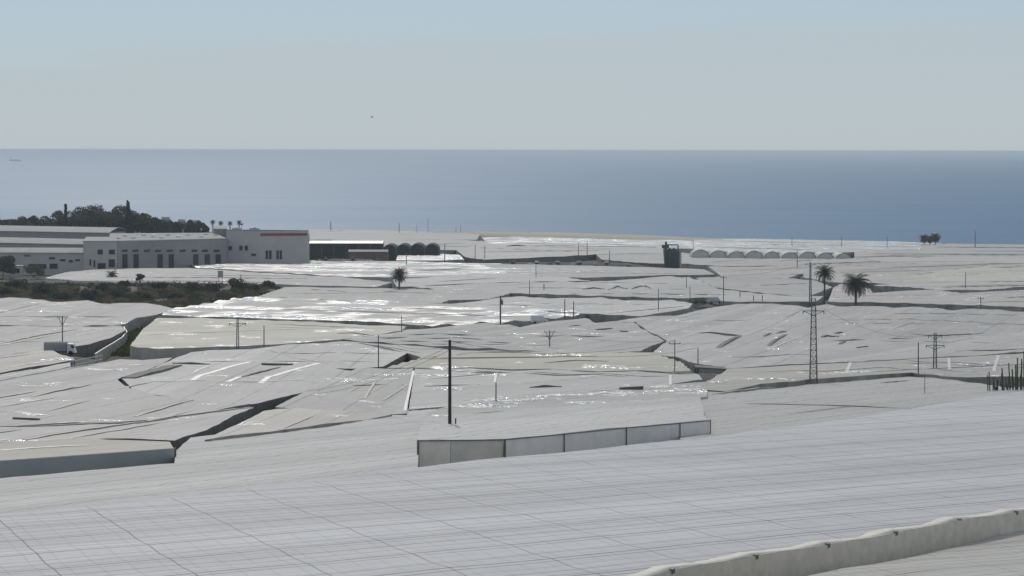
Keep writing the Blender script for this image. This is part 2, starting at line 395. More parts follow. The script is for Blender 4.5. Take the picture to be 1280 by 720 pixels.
# ------------------------------------------------------------------ greenhouses
def px_dir(a, c):
    p, q = at(*a), at(*c); d = (q-p); d.z = 0; return d.normalized()
GH = {}
GROUP = 'plastic greenhouses covering the coastal plain'
def pleat(q, per, amp, seed, v=0.0):
    t = q/per; k = math.floor(t); fr = t-k
    tri = 1-abs(2*fr-1)
    h = amp*0.55*(0.75+0.5*((math.sin((k+seed)*12.9898)*43758.5453) % 1.0))
    return h*(tri**1.25)
def inside(p, poly):
    c = False; n = len(poly)
    for i in range(n):
        x1, y1 = poly[i]; x2, y2 = poly[(i+1) % n]
        if (y1 > p[1]) != (y2 > p[1]) and p[0] < (x2-x1)*(p[1]-y1)/(y2-y1)+x1: c = not c
    return c
EXPAND = 1.35
def gh(key, label, poly, mat='film', wall='wall_grey', off=0.0, ridge=None, per=8.0, amp=0.45, seed=None,
       seams=(), vents=(), tapes=(), step=None, wave=0.1, noise_amp=0.16, ex=None, auto=None):
    seed = seed if seed is not None else len(GH)*1.7
    off = off + (((len(GH)*37) % 11)-5)*0.012
    ex = EXPAND if ex is None else ex
    ar = sum(poly[i][0]*poly[(i+1)%len(poly)][1]-poly[(i+1)%len(poly)][0]*poly[i][1] for i in range(len(poly)))
    q = []
    for i, v in enumerate(poly):
        a, c = poly[i-1], poly[(i+1) % len(poly)]
        nx, ny = (c[1]-a[1]), -(c[0]-a[0])
        if ar < 0: nx, ny = -nx, -ny
        L = math.hypot(nx, ny) or 1
        q.append((v[0]+ex*0.5*nx/L, v[1]+ex*ny/L, (v[2] if len(v) > 2 else off)))
    P = [at(*v) for v in q]; offs = [v[2] for v in q]; vary = max(offs)-min(offs) > 0.01
    def offat(x, y):
        if not vary: return off
        sw = so_ = 0
        for p, o in zip(P, offs):
            w_ = 1/((p.x-x)**2+(p.y-y)**2+0.5)**1.5; sw += w_; so_ += w_*o
        return so_/sw
    cx = sum(p.x for p in P)/len(P); cy = sum(p.y for p in P)/len(P)
    A = Vector((cx, cy, 0))
    if ridge is None: ridge = ((640, 420), (760, 412))
    dv = px_dir(*ridge) if isinstance(ridge[0], tuple) else Vector((math.cos(ridge[0]), math.sin(ridge[0]), 0))
    du = Vector((dv.y, -dv.x, 0))
    st = step or max(2.0, cy/260.0)
    per = max(per, cy/90.0)
    # boundary, densified
    B = []
    for i in range(len(P)):
        p, q = P[i], P[(i+1) % len(P)]
        d = (q-p); d.z = 0; n = max(1, int(d.length/st))
        for k in range(n): B.append((p.x+(q.x-p.x)*k/n, p.y+(q.y-p.y)*k/n))
    us = [(Vector((x, y, 0))-A).dot(du) for x, y in B]; vs_ = [(Vector((x, y, 0))-A).dot(dv) for x, y in B]
    pts = list(B); su = per/4.0
    while su > st*1.6: su /= 2
    nu = int((max(us)-min(us))/su)+2; sv = st*1.7
    nv = int((max(vs_)-min(vs_))/sv)+2
    u0 = math.floor(min(us)/su)*su
    for i in range(nu):
        for j in range(nv):
            w = A + du*(u0+i*su) + dv*(min(vs_)+(j+0.5*(i % 2))*sv)
            if inside((w.x, w.y), B): pts.append((w.x, w.y))
    nb = len(B)
    res = delaunay_2d_cdt([Vector(p) for p in pts], [(i, (i+1) % nb) for i in range(nb)], [], 1, 0.02)
    V, _, Fs = res[0], res[1], res[2]
    def z(x, y):
        w = Vector((x, y, 0))-A; u = w.dot(du); v = w.dot(dv)
        zz = CH - H(y) + offat(x, y) + pleat(u, per, amp, seed) - amp*0.4
        zz += noise_amp*mnoise.noise(Vector((x/28, y/28, seed))) + noise_amp*0.35*mnoise.noise(Vector((x/6, y/6, seed)))
        zz += wave*pleat(v+3, 9.5, 0.6, seed+3)
        return zz
    lab, cat = label, 'greenhouse'
    root = thing('greenhouse', lab, cat, (cx, cy, ground(cx, cy)), GROUP)
    mb = MB(); mb.v = [Vector((p.x, p.y, z(p.x, p.y))) for p in V]; mb.f = [tuple(f) for f in Fs]
    mb.uv = [((Vector((p.x, p.y, 0))-A).dot(du), (Vector((p.x, p.y, 0))-A).dot(dv)) for p in V]
    # make normals point up
    f0 = []
    for f in mb.f:
        a, b_, c = mb.v[f[0]], mb.v[f[1]], mb.v[f[2]]
        f0.append(f if (b_-a).cross(c-a).z > 0 else f[::-1])
    mb.f = f0
    mb.build('roof', mat, root, smooth=True)
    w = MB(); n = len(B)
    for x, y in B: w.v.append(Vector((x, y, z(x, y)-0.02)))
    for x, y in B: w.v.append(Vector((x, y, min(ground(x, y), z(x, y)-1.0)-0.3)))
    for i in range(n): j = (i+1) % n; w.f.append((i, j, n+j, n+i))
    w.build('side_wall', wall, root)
    rs = random.Random(int(seed*131)+5); N = auto if auto is not None else (min(5, 2+len(B)//90) if cy > 300 else 0)
    lat = dv if abs(dv.x) > abs(du.x) else du
    for _ in range(N):
        for _t in range(20):
            i0 = rs.randrange(len(V)); p = Vector((V[i0].x, V[i0].y, 0)); L = rs.uniform(0.04, 0.13)*cy
            dd_ = lat if rs.random() < 0.75 else (dv if lat == du else du)
            pts3 = [p+dd_*(L*t/6) for t in range(7)]
            if all(inside((q_.x, q_.y), B) for q_ in pts3): break
        else: continue
        wd = rs.uniform(0.2, 0.4); ht = rs.uniform(0.06, 0.13)*max(1, cy/700)
        dark = rs.random() < 0.72; mb2 = MB()
        sd2 = Vector((dd_.y, -dd_.x, 0))*wd/2
        for t, q_ in enumerate(pts3):
            tp = (0.3, 0.8, 1, 1, 1, 0.8, 0.3)[t]; zz = z(q_.x, q_.y)
            for e, h in ((-sd2, -0.2), (sd2, -0.2), (sd2, ht*tp), (-sd2, ht*tp)): mb2.v.append(Vector((q_.x+e.x, q_.y+e.y, zz+h)))
        for t in range(6):
            for a in range(4): c = (a+1) % 4; mb2.f.append((t*4+a, t*4+c, t*4+4+c, t*4+4+a))
        mb2.build('gutter' if dark else 'film_overlap', 'gutter' if dark else 'tape', root)
    info = dict(root=root, off=off, z=z, offat=offat); GH[key] = info
    for pl, wd, ht in seams: strip(key, 'gutter', pl, wd, ht*0.6, 'gutter')
    for pl, wd, ht in vents: strip(key, 'roof_vent', pl, wd*0.85, ht*0.75, 'vent')
    for pl, wd, ht in tapes: strip(key, 'lapped_sheet', pl, wd, ht, 'tape')
    return info
def strip(key, name, pl, wd, ht, mat):
    g = GH[key]; pts = [at(x, y, g['off']) for x, y in pl]
    D = []
    for a, c in zip(pts[:-1], pts[1:]):
        L = (c-a).length; n = max(1, int(L/3.0))
        for k in range(n): D.append(a.lerp(c, k/n))
    D.append(pts[-1])
    b = MB(); n = len(D)
    for i, p in enumerate(D):
        d = (D[min(i+1, n-1)]-D[max(i-1, 0)]); d.z = 0; d.normalize(); s_ = Vector((d.y, -d.x, 0))*wd/2
        tp = 1.0 if n < 3 else 0.35+0.65*min(1.0, 4.0*min(i, n-1-i)/n)
        jit = 1+0.35*mnoise.noise(Vector((p.x/4, p.y/4, 5)))
        zz = g['z'](p.x, p.y)
        for q, h in ((p-s_, -0.25), (p+s_, -0.25), (p+s_, ht*tp*jit), (p-s_, ht*tp*jit)):
            b.v.append(Vector((q.x, q.y, zz+h)))
    for i in range(n-1):
        k = i*4
        for a in range(4): c = (a+1) % 4; b.f.append((k+a, k+c, k+4+c, k+4+a))
    b.f.append((3, 2, 1, 0)); k = (n-1)*4; b.f.append((k, k+1, k+2, k+3))
    b.build(name, mat, g['root'])

# ---- foreground sheets
WA = ((640, 652), (1130, 612))
gh('low', 'lower wired greenhouse roof in the bottom right corner, below the canvas edge',
   [(860, 790), (940, 738), (1010, 721), (1140, 696), (1290, 660), (1450, 625), (1500, 800)], 'net_low', 'wall_canvas', off=-1.35, ridge=((1020, 712), (1270, 690)), per=5.2, amp=0.12, wave=0.1)
gh('front', 'largest wired white greenhouse roof filling the front, edged with dusty canvas and posts',
   [(-120, 900), (-40, 652), (0, 644), (130, 633), (270, 617), (400, 601), (520, 585), (650, 571), (883, 548), (1080, 521), (1250, 494), (1420, 470),
    (1420, 612), (1280, 636), (1195, 650), (1115, 665), (1030, 680), (940, 694), (835, 711), (700, 745), (560, 900)],
   'net', 'wall_canvas', ridge=WA, per=7.5, amp=0.14, wave=0.06, noise_amp=0.13, step=1.6)
gh('upper_right', 'wired white greenhouse roof sweeping to the cactus clump, right of the bluish screen wall',
   [(850, 550), (856, 522), (872, 490), (967, 488), (1014, 482), (1070, 477), (1136, 472), (1170, 474), (1225, 480), (1262, 486), (1420, 466), (1250, 502), (1080, 529), (980, 542), (886, 556)],
   'net_back', 'wall_grey', off=-0.45, ridge=((900, 540), (1200, 505)), per=6, amp=0.2, wave=0.12,
   seams=[([(892, 493), (920, 491), (967, 485)], 0.5, 0.42), ([(1101, 479), (1135, 476)], 0.3, 0.2)])
gh('sparkle', 'sparkling narrow roof strip running behind the tarred pole up to the open shed',
   [(532, 521), (620, 514), (700, 508), (800, 501), (884, 495), (884, 477), (830, 481), (760, 487), (680, 494), (620, 500), (560, 510), (536, 514)],
   'net_glint', 'wall_grey', off=-0.05, ex=0.4, ridge=((560, 520), (880, 490)), per=6, amp=0.22, wave=0.1, auto=0)
gh('screen', 'greenhouse whose bluish screened wall faces the front roof, a tarred pole behind it',
   [(521, 551), (628, 549), (760, 536), (883, 525), (879, 510, 0.5), (875, 495, 0), (800, 501, 0), (700, 508, 0), (620, 514, 0), (532, 521, 0), (526, 532, 0.3), (523, 542, 0.7)],
   'net_back', 'wall_pale', off=1.1, ex=0, ridge=((560, 520), (880, 490)), per=6, amp=0.22, wave=0.1, auto=0)
gh('left_mid', 'wired grey greenhouse roof between the dark blue wall and the pale boarded wall',
   [(-60, 606), (0, 599), (218, 579), (221, 563), (238, 549), (330, 536), (470, 519), (500, 514), (545, 510), (545, 525), (540, 543), (524, 551), (521, 592), (400, 608), (270, 624), (130, 640), (0, 651), (-60, 659)],
   'net_back', 'wall_grey', off=-0.25, ridge=((0, 600), (400, 560)), per=6, amp=0.2, wave=0.15)
gh('blue_wall', 'cream topped greenhouse on the left edge with a dark blue grey wall',
   [(-60, 583), (0, 578), (218, 561), (212, 552), (110, 549), (0, 554), (-60, 558)], 'cream_plain', 'wall_blue', off=0.5, ex=0.3, ridge=((0, 566), (200, 552)), per=6, amp=0.15,
   tapes=[([(0, 563), (110, 556)], 0.5, 0.07)])
gh('triangle', 'small triangular cream roof just right of the black diagonal alley',
   [(256, 548), (330, 514), (346, 512), (400, 513), (455, 517), (490, 517), (420, 527)], 'film_warm', 'wall_dark', ridge=((260, 546), (345, 514)), per=7, amp=0.3)
# ---- middle left
gh('mid_a', 'pale pleated greenhouse roof left of the tarred pole, its front edge wavy',
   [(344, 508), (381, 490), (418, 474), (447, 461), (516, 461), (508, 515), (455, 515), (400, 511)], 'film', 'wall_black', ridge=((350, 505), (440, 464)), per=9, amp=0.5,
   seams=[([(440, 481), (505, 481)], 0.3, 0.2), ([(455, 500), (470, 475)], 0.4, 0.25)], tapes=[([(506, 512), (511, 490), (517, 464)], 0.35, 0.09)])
gh('mid_b', 'long pale greenhouse roof behind the tarred pole, with a folded open vent',
   [(511, 512), (519, 461), (600, 462), (709, 464), (800, 465), (869, 466), (878, 472), (830, 478), (760, 484), (680, 491), (620, 497), (560, 507)], 'film', 'wall_dark',
   ridge=((560, 500), (870, 472)), per=14, amp=0.6, seams=[([(560, 461), (640, 462), (709, 463)], 0.5, 0.35), ([(735, 463.5), (869, 465.5)], 0.5, 0.35)],
   vents=[([(664, 483), (700, 485)], 0.8, 0.45), ([(774, 485), (804, 485)], 0.7, 0.4), ([(530, 482), (600, 482)], 0.3, 0.18)],
   tapes=[([(618, 476), (621, 465)], 0.35, 0.10), ([(838, 480), (838, 467)], 0.4, 0.10)])
gh('cream_band', 'narrow cream glinting greenhouse roof between two grey ones, behind the tarred pole',
   [(484, 458), (530, 448), (600, 441), (700, 440), (810, 441), (850, 453), (866, 463), (800, 463), (709, 461.5), (600, 459.5), (540, 459)], 'film_cream', 'wall_grey', ridge=((520, 456), (800, 452)), per=9, amp=0.5,
   seams=[([(672, 453), (720, 451), (760, 451)], 0.4, 0.25)])
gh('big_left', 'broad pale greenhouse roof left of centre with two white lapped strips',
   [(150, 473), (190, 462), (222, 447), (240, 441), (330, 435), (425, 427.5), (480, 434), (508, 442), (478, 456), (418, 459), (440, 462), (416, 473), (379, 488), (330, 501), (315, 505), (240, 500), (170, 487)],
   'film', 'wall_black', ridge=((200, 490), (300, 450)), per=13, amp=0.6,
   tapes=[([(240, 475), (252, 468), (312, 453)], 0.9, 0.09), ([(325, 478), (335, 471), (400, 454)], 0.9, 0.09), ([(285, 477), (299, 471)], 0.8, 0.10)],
   vents=[([(160, 474), (190, 466), (220, 457)], 2.6, 0.42), ([(216, 455), (262, 454)], 1.0, 0.5), ([(328, 456), (365, 455)], 0.9, 0.4), ([(302, 471), (350, 458)], 0.5, 0.25)],
   seams=[([(123, 491), (190, 477)], 0.4, 0.2), ([(330, 437), (425, 458)], 0.3, 0.1)])
gh('north_strip', 'long grey greenhouse roof in the centre left, below the dark wavy eaves',
   [(432, 428), (500, 433), (560, 438), (613, 440), (748, 444), (802, 440), (700, 438.5), (600, 439), (530, 446), (512, 441), (470, 431)], 'film_far', 'wall_grey', ridge=((440, 430), (560, 450)), per=9, amp=0.4)
gh('left_big2', 'broad pale greenhouse roof at the left edge below the railed yard',
   [(-60, 488), (0, 477), (100, 458), (150, 449), (178, 451), (215, 447), (185, 461), (146, 473), (165, 488), (240, 502), (312, 506), (245, 515), (175, 525), (0, 530), (-60, 532)], 'film', 'wall_dark', ridge=((40, 520), (190, 490)), per=12, amp=0.45,
   seams=[([(40, 495), (112, 481)], 0.5, 0.3), ([(57, 514), (112, 501)], 0.3, 0.15), ([(169, 519), (240, 500)], 0.4, 0.25)],
   vents=[([(16, 523), (50, 523)], 0.5, 0.3)])
gh('left_big3', 'pale greenhouse roof left of the black diagonal alley, with thin dark gutters',
   [(-60, 550), (0, 533), (175, 528), (245, 518), (318, 509), (292, 520), (258, 535), (218, 547), (110, 546), (0, 551)], 'film', 'wall_black', ridge=((30, 549), (187, 522)), per=12, amp=0.4,
   seams=[([(0, 532), (100, 530), (175, 526), (245, 517), (315, 508)], 0.4, 0.3), ([(30, 549), (110, 536), (187, 524)], 0.4, 0.25)])
gh('left_c', 'small pale roof wedge in front of the parked lorry at the left',
   [(-60, 450), (0, 444), (35, 438), (64, 439), (94, 448), (45, 456), (0, 464), (-60, 472)], 'film_warm', 'wall_black', ridge=((0, 450), (60, 441)), per=9, amp=0.3)
gh('left_low', 'narrow grey roof strip at the left edge beside the white railings',
   [(-60, 485), (0, 474), (88, 457), (88, 454.5), (0, 470), (-60, 481)], 'film_far', 'wall_grey', ridge=((0, 472), (88, 456)), per=9, amp=0.1)
gh('left_a', 'far left greenhouse roof with wavy back edge beside the scrub bank',
   [(-60, 372), (0, 374), (35, 373), (65, 378), (110, 377), (135, 381), (182, 379), (218, 386), (196, 391), (170, 395), (158, 402), (140, 405), (100, 407), (0, 405), (-60, 403)], 'film', 'wall_dark', ridge=((140, 388), (170, 379)), per=14, amp=0.7,
   vents=[([(-20, 406), (30, 407)], 1.0, 0.4), ([(100, 408), (145, 407)], 0.6, 0.3)])
gh('left_b', 'left greenhouse roof behind the grey lorry, bordered by a dark alley',
   [(-60, 408), (0, 408), (40, 408), (100, 409), (150, 408), (157, 411), (140, 420), (110, 429), (60, 435), (0, 445), (-60, 454)], 'film', 'wall_black', ridge=((0, 429), (95, 411)), per=12, amp=0.4,
   seams=[([(0, 429), (40, 421), (95, 411)], 0.5, 0.35)])
gh('cream_left', 'large cream greenhouse roof beside the grassy ditch, with a glinting corner',
   [(163, 431), (180, 411), (196, 399), (250, 399), (330, 401), (400, 404), (450, 407), (508, 408), (502, 412), (460, 418), (425, 423), (345, 428), (235, 434), (200, 435)], 'film_cream', 'wall_grey', ridge=((240, 420), (440, 412)), per=10, amp=0.4,
   seams=[([(422, 416), (464, 418)], 0.5, 0.35)])
gh('glint_long', 'long crumpled glossy greenhouse roof sparkling in rows above the cream one',
   [(198, 394), (215, 387), (250, 381), (320, 371), (400, 374), (500, 378.5), (620, 386), (700, 389), (736, 391), (700, 395), (625, 401), (560, 405), (540, 406), (457, 402), (340, 398), (250, 396)], 'film_glint', 'wall_dark',
   ridge=((220, 389), (620, 401)), per=18, amp=1.3, wave=0.4)
gh('mid_c', 'broad grey greenhouse roof right of the cream one, with wavy eaves over a dark gap',
   [(430, 423), (465, 419), (512, 412), (545, 411), (575, 408), (610, 405), (650, 409), (690, 402), (732, 398), (745, 405), (790, 402), (800, 410), (830, 425), (800, 437), (748, 440.5), (680, 438), (613, 434.5), (560, 431), (500, 428)], 'film', 'wall_dark',
   ridge=((560, 425), (700, 405)), per=10, amp=0.6, vents=[([(712, 407), (726, 406)], 0.6, 0.35), ([(745, 411), (752, 413), (765, 411)], 0.6, 0.4), ([(776, 413), (784, 414)], 0.6, 0.35)])
gh('mid_d', 'grey greenhouse roof right of centre with a dark chevron shaped opening',
   [(748, 404), (775, 401), (800, 398), (845, 395), (880, 387), (905, 383), (945, 380), (985, 382), (1010, 385), (1017, 410), (1021, 452), (960, 456), (913, 459), (880, 455), (850, 446), (815, 441), (835, 425), (805, 409), (795, 401)], 'film', 'wall_dark',
   ridge=((860, 440), (1000, 395)), per=10, amp=0.5,
   vents=[([(874, 416), (900, 417), (925, 420)], 1.2, 0.5), ([(925, 420), (912, 427), (898, 434)], 1.2, 0.4), ([(961, 432), (972, 425), (983, 418)], 0.9, 0.35), ([(955, 420), (963, 416)], 0.7, 0.35), ([(972, 416), (982, 414)], 0.8, 0.35)],
   seams=[([(915, 447), (1010, 443)], 0.4, 0.2), ([(882, 401), (945, 400)], 0.4, 0.2)])
gh('mid_e', 'broad pale greenhouse roof below the palm road at the right',
   [(1008, 385), (1030, 382), (1060, 384.5), (1090, 383), (1115, 385.5), (1150, 384.5), (1190, 388.5), (1230, 387), (1280, 391), (1420, 396), (1420, 418), (1280, 416), (1200, 420), (1120, 422), (1014, 425)], 'film', 'wall_dark',
   ridge=((1040, 415), (1120, 390)), per=9, amp=0.6,
   vents=[([(1027, 422), (1036, 420)], 0.8, 0.4), ([(1044, 417), (1052, 415)], 0.8, 0.4), ([(1038, 421), (1048, 420)], 0.6, 0.3)],
   seams=[([(1024, 400), (1130, 399), (1280, 405)], 0.4, 0.2), ([(1140, 418), (1180, 420), (1230, 416)], 0.6, 0.4)], tapes=[([(1165, 391), (1210, 388)], 0.8, 0.09)])
gh('mid_f', 'pale greenhouse roof between the tall lattice mast and the slim pylon',
   [(1014, 426), (1120, 423), (1200, 422), (1280, 418), (1420, 420), (1420, 434), (1280, 439), (1200, 443), (1146, 446), (1074, 451), (1018, 453)], 'film_far', 'wall_dark',
   ridge=((1040, 445), (1160, 425)), per=10, amp=0.5, vents=[([(1050, 431), (1056, 427)], 0.9, 0.35), ([(1072, 434), (1084, 433)], 0.6, 0.3)],
   seams=[([(1195, 439), (1240, 438), (1280, 436)], 0.6, 0.35)])
gh('row_p', 'narrow greenhouse roof with upright pale folds along its wall, behind the big white slope',
   [(912, 462), (960, 459), (1011, 456), (1074, 453), (1146, 449), (1200, 446), (1280, 442), (1420, 437), (1420, 463), (1280, 471), (1177, 469), (1140, 464), (1075, 468), (1010, 472), (960, 478), (905, 486), (880, 485), (884, 478)], 'film_warm', 'wall_dark',
   ridge=((900, 480), (1280, 460)), per=12, amp=0.5, seams=[([(912, 461), (1011, 455), (1074, 452), (1146, 448)], 0.5, 0.4), ([(936, 465), (1030, 464), (1120, 459)], 0.3, 0.15)],
   tapes=[([(1058, 465), (1064, 453)], 0.6, 0.10), ([(1187, 462), (1186, 449)], 0.5, 0.12), ([(1242, 463), (1248, 445)], 0.6, 0.10)])
# ---- upper middle
gh('up_a', 'grey greenhouse roof behind the sparkling one, left of the lone wide palm',
   [(322, 369), (357, 360), (450, 361), (550, 363), (640, 367), (612, 372), (560, 374), (552, 376.5), (500, 377), (400, 373)], 'film', 'wall_dark', ridge=((360, 370), (640, 366)), per=12, amp=0.5)
gh('up_b', 'grey greenhouse roof under the long dark road, right of the lone wide palm',
   [(552, 379), (600, 377), (645, 371), (690, 374), (750, 373), (790, 377), (840, 376), (866, 380), (860, 384), (800, 393), (737, 390), (620, 384)], 'film', 'wall_dark', ridge=((600, 380), (700, 372)), per=9, amp=0.6)
gh('up_c', 'pale roof in front of the warehouses with glinting top edge',
   [(237, 331), (300, 327.5), (386, 326.5), (500, 328), (640, 331), (700, 333), (780, 337), (700, 339), (570, 345), (500, 345), (430, 344), (330, 338), (245, 333)], 'film_glint', 'wall_grey', ridge=((260, 333), (640, 338)), per=14, amp=0.5)
gh('up_d', 'pale low roof between the warehouses and the scrub bank',
   [(56, 346), (80, 342), (110, 338.5), (160, 336.5), (237, 336), (310, 341), (430, 348), (490, 354), (470, 357), (350, 354), (250, 352.5), (100, 350)], 'film', 'wall_grey', ridge=((80, 348), (400, 350)), per=12, amp=0.4)
gh('up_e', 'small grey roof just above and right of the lone wide palm',
   [(490, 350), (530, 348), (575, 346), (640, 342), (700, 347), (740, 350), (650, 350.5), (590, 353), (520, 356), (496, 356.5)], 'film_far', 'wall_dark', ridge=((520, 350), (640, 343)), per=12, amp=0.4)
gh('up_f', 'grey roof with a row of low humps, above the long dark road',
   [(500, 358), (600, 355), (690, 352), (760, 352), (832, 346), (862, 348), (885, 354), (895, 360), (920, 370), (860, 371), (740, 368), (640, 365), (560, 361.5)], 'film', 'wall_dark', ridge=((700, 365), (830, 350)), per=11, amp=0.8,
   vents=[([(729, 361.5), (742, 361), (756, 361)], 0.9, 0.6), ([(760, 362), (772, 358), (784, 361)], 0.6, 0.5), ([(790, 361), (803, 357.5), (815, 360)], 0.6, 0.5)])
gh('up_g', 'low grey roof in front of the row of parked vehicles',
   [(600, 331), (660, 331.5), (760, 334), (830, 336), (880, 338), (895, 342), (832, 342), (760, 345), (700, 346), (645, 341)], 'film', 'wall_dark', ridge=((640, 338), (860, 341)), per=12, amp=0.4)
gh('up_h', 'pale roof right of the green tanks, crossed by thin dark gaps',
   [(885, 334), (945, 334.5), (1050, 330), (1110, 329), (1180, 331), (1120, 336), (1000, 341), (985, 346), (930, 346), (905, 345), (898, 341)], 'film', 'wall_dark', ridge=((900, 340), (1100, 331)), per=14, amp=0.5)
gh('up_i', 'grey roof left of the slim feathery palm, ending in a dark wedge',
   [(870, 348), (905, 347), (985, 349), (1020, 352), (1040, 358), (1010, 369), (960, 366), (930, 362), (895, 358)], 'film_far', 'wall_dark', ridge=((880, 352), (1030, 356)), per=12, amp=0.4)
gh('up_j', 'grey roof at the foot of the slim feathery palm',
   [(900, 363), (950, 368), (1005, 372), (1030, 371), (1020, 375), (965, 375.5), (925, 376), (900, 375), (885, 368)], 'film', 'wall_dark', ridge=((900, 370), (1020, 373)), per=12, amp=0.4)
gh('up_k', 'pale roof directly behind the two large palms',
   [(1000, 347), (1060, 342), (1130, 345), (1128, 355), (1090, 352), (1050, 352), (1035, 351)], 'film_warm', 'wall_dark', ridge=((1000, 349), (1120, 345)), per=14, amp=0.4)
gh('up_l', 'warm grey roof between the two large palms and the dark road',
   [(1042, 360), (1052, 356), (1088, 362), (1090, 367), (1170, 363), (1200, 367), (1280, 364), (1420, 362), (1420, 383), (1280, 382), (1200, 379.5), (1120, 376.5), (1035, 376)], 'film_warm', 'wall_dark', ridge=((1060, 370), (1200, 366)), per=10, amp=0.5,
   tapes=[([(1138, 368), (1152, 367)], 1.5, 0.10), ([(1250, 373), (1262, 371)], 1.5, 0.10)])
gh('up_m', 'pale roof right of the rounder palm, below the yellow cream one',
   [(1092, 358), (1129, 357), (1144, 358), (1175, 361), (1230, 361), (1275, 357), (1420, 355), (1420, 347), (1280, 353), (1190, 352), (1135, 354)], 'film', 'wall_dark', ridge=((1100, 358), (1270, 354)), per=12, amp=0.5)
gh('up_n', 'yellowish cream glossy roof near the right edge',
   [(1128, 353), (1126, 345), (1180, 338), (1240, 332), (1300, 330), (1420, 329), (1420, 344), (1280, 351), (1200, 350)], 'film_cream', 'wall_grey', ridge=((1150, 348), (1280, 338)), per=14, amp=0.5,
   tapes=[([(1195, 343), (1222, 342)], 2.0, 0.12)], seams=[([(1248, 334), (1280, 333)], 0.8, 0.4)])
gh('up_o', 'broad pale roof below the thin dark gap at the right',
   [(1050, 329), (1120, 328.5), (1180, 330.5), (1240, 330), (1178, 337), (1132, 344), (1062, 340), (1005, 345), (1003, 342), (1122, 337)], 'film_warm', 'wall_dark', ridge=((1050, 335), (1200, 331)), per=14, amp=0.5)
# ---- far rows by the coast
gh('far_a', 'farthest left coastal roof just right of the red striped warehouse',
   [(387, 288), (470, 289), (545, 291), (600, 294), (596, 298), (480, 298.5), (387, 298)], 'film_far', 'wall_grey', ridge=((400, 295), (600, 296)), per=25, amp=0.5)
gh('far_b', 'far coastal roof behind the four dark arched tunnels',
   [(414, 301), (500, 300.5), (575, 301), (612, 303), (600, 310), (560, 311), (470, 309), (430, 305)], 'film_far', 'wall_dark', ridge=((430, 303), (600, 305)), per=22, amp=0.5)
gh('far_c', 'bright low roof beside the four dark arched tunnels',
   [(497, 321), (503, 318), (540, 317.5), (575, 320), (580, 323), (540, 324), (495, 324)], 'film_gloss', 'wall_dark', ridge=((500, 322), (575, 322)), per=14, amp=0.6)
gh('far_d', 'bright glinting coastal roof below the sandy beach strip',
   [(602, 298), (650, 297), (760, 300), (900, 303), (985, 306), (955, 309.5), (860, 309), (760, 307), (680, 306), (612, 304)], 'film_glint', 'wall_grey', ridge=((620, 302), (900, 306)), per=20, amp=0.9)
gh('far_e', 'grey coastal roof left of the green tanks, below the bright glinting one',
   [(570, 313), (604, 305.5), (680, 308), (760, 309), (829, 311), (829, 315), (745, 316.5), (705, 319), (660, 321), (605, 323), (582, 320)], 'film_far', 'wall_black', ridge=((600, 315), (800, 312)), per=18, amp=0.5,
   vents=[([(634, 307.5), (645, 307), (656, 307.5)], 3, 0.9)])
gh('far_f', 'small grey roof immediately left of the green tanks',
   [(745, 319), (800, 317), (829, 317.5), (830, 328), (800, 327), (752, 323)], 'film_far', 'wall_black', ridge=((750, 321), (828, 320)), per=14, amp=0.5)
gh('far_g', 'grey roof right of the green tanks, below the row of arched tunnels',
   [(852, 317), (900, 321), (1000, 322.5), (1060, 323), (1110, 325), (1040, 327), (970, 331), (900, 331), (852, 328)], 'film_far', 'wall_dark', ridge=((860, 322), (1080, 325)), per=16, amp=0.5)
gh('far_h', 'coastal roof behind the row of arched tunnels',
   [(872, 299), (1000, 300.5), (1110, 303), (1180, 305), (1150, 310), (1060, 314), (990, 314), (880, 313), (862, 303)], 'film_glint', 'wall_grey', ridge=((900, 301), (1150, 306)), per=20, amp=0.5,
   vents=[([(952, 305.5), (975, 305.5)], 2, 0.5)])
gh('far_i', 'last coastal roof at the right, under the trio of seaside palms',
   [(1155, 309), (1184, 305.5), (1280, 307), (1420, 309), (1420, 314), (1280, 312.5), (1150, 312)], 'film_far', 'wall_grey', ridge=((1160, 309), (1280, 310)), per=20, amp=0.5)
gh('far_j', 'long pale roof right of the arched tunnels with a dark ledge',
   [(1068, 312), (1150, 313), (1280, 315), (1420, 317), (1420, 322), (1280, 320.5), (1180, 320), (1068, 321)], 'film_far', 'wall_dark', ridge=((1080, 317), (1280, 318)), per=18, amp=0.5,
   seams=[([(1068, 320.5), (1180, 320)], 1.5, 0.7)])
gh('far_k', 'thin grey roof strip at the right behind the yellow cream one',
   [(1068, 323.5), (1180, 322), (1280, 323), (1420, 324), (1420, 328), (1280, 327.5), (1180, 328.5), (1110, 326.5)], 'film_far', 'wall_dark', ridge=((1080, 325), (1280, 326)), per=18, amp=0.5)

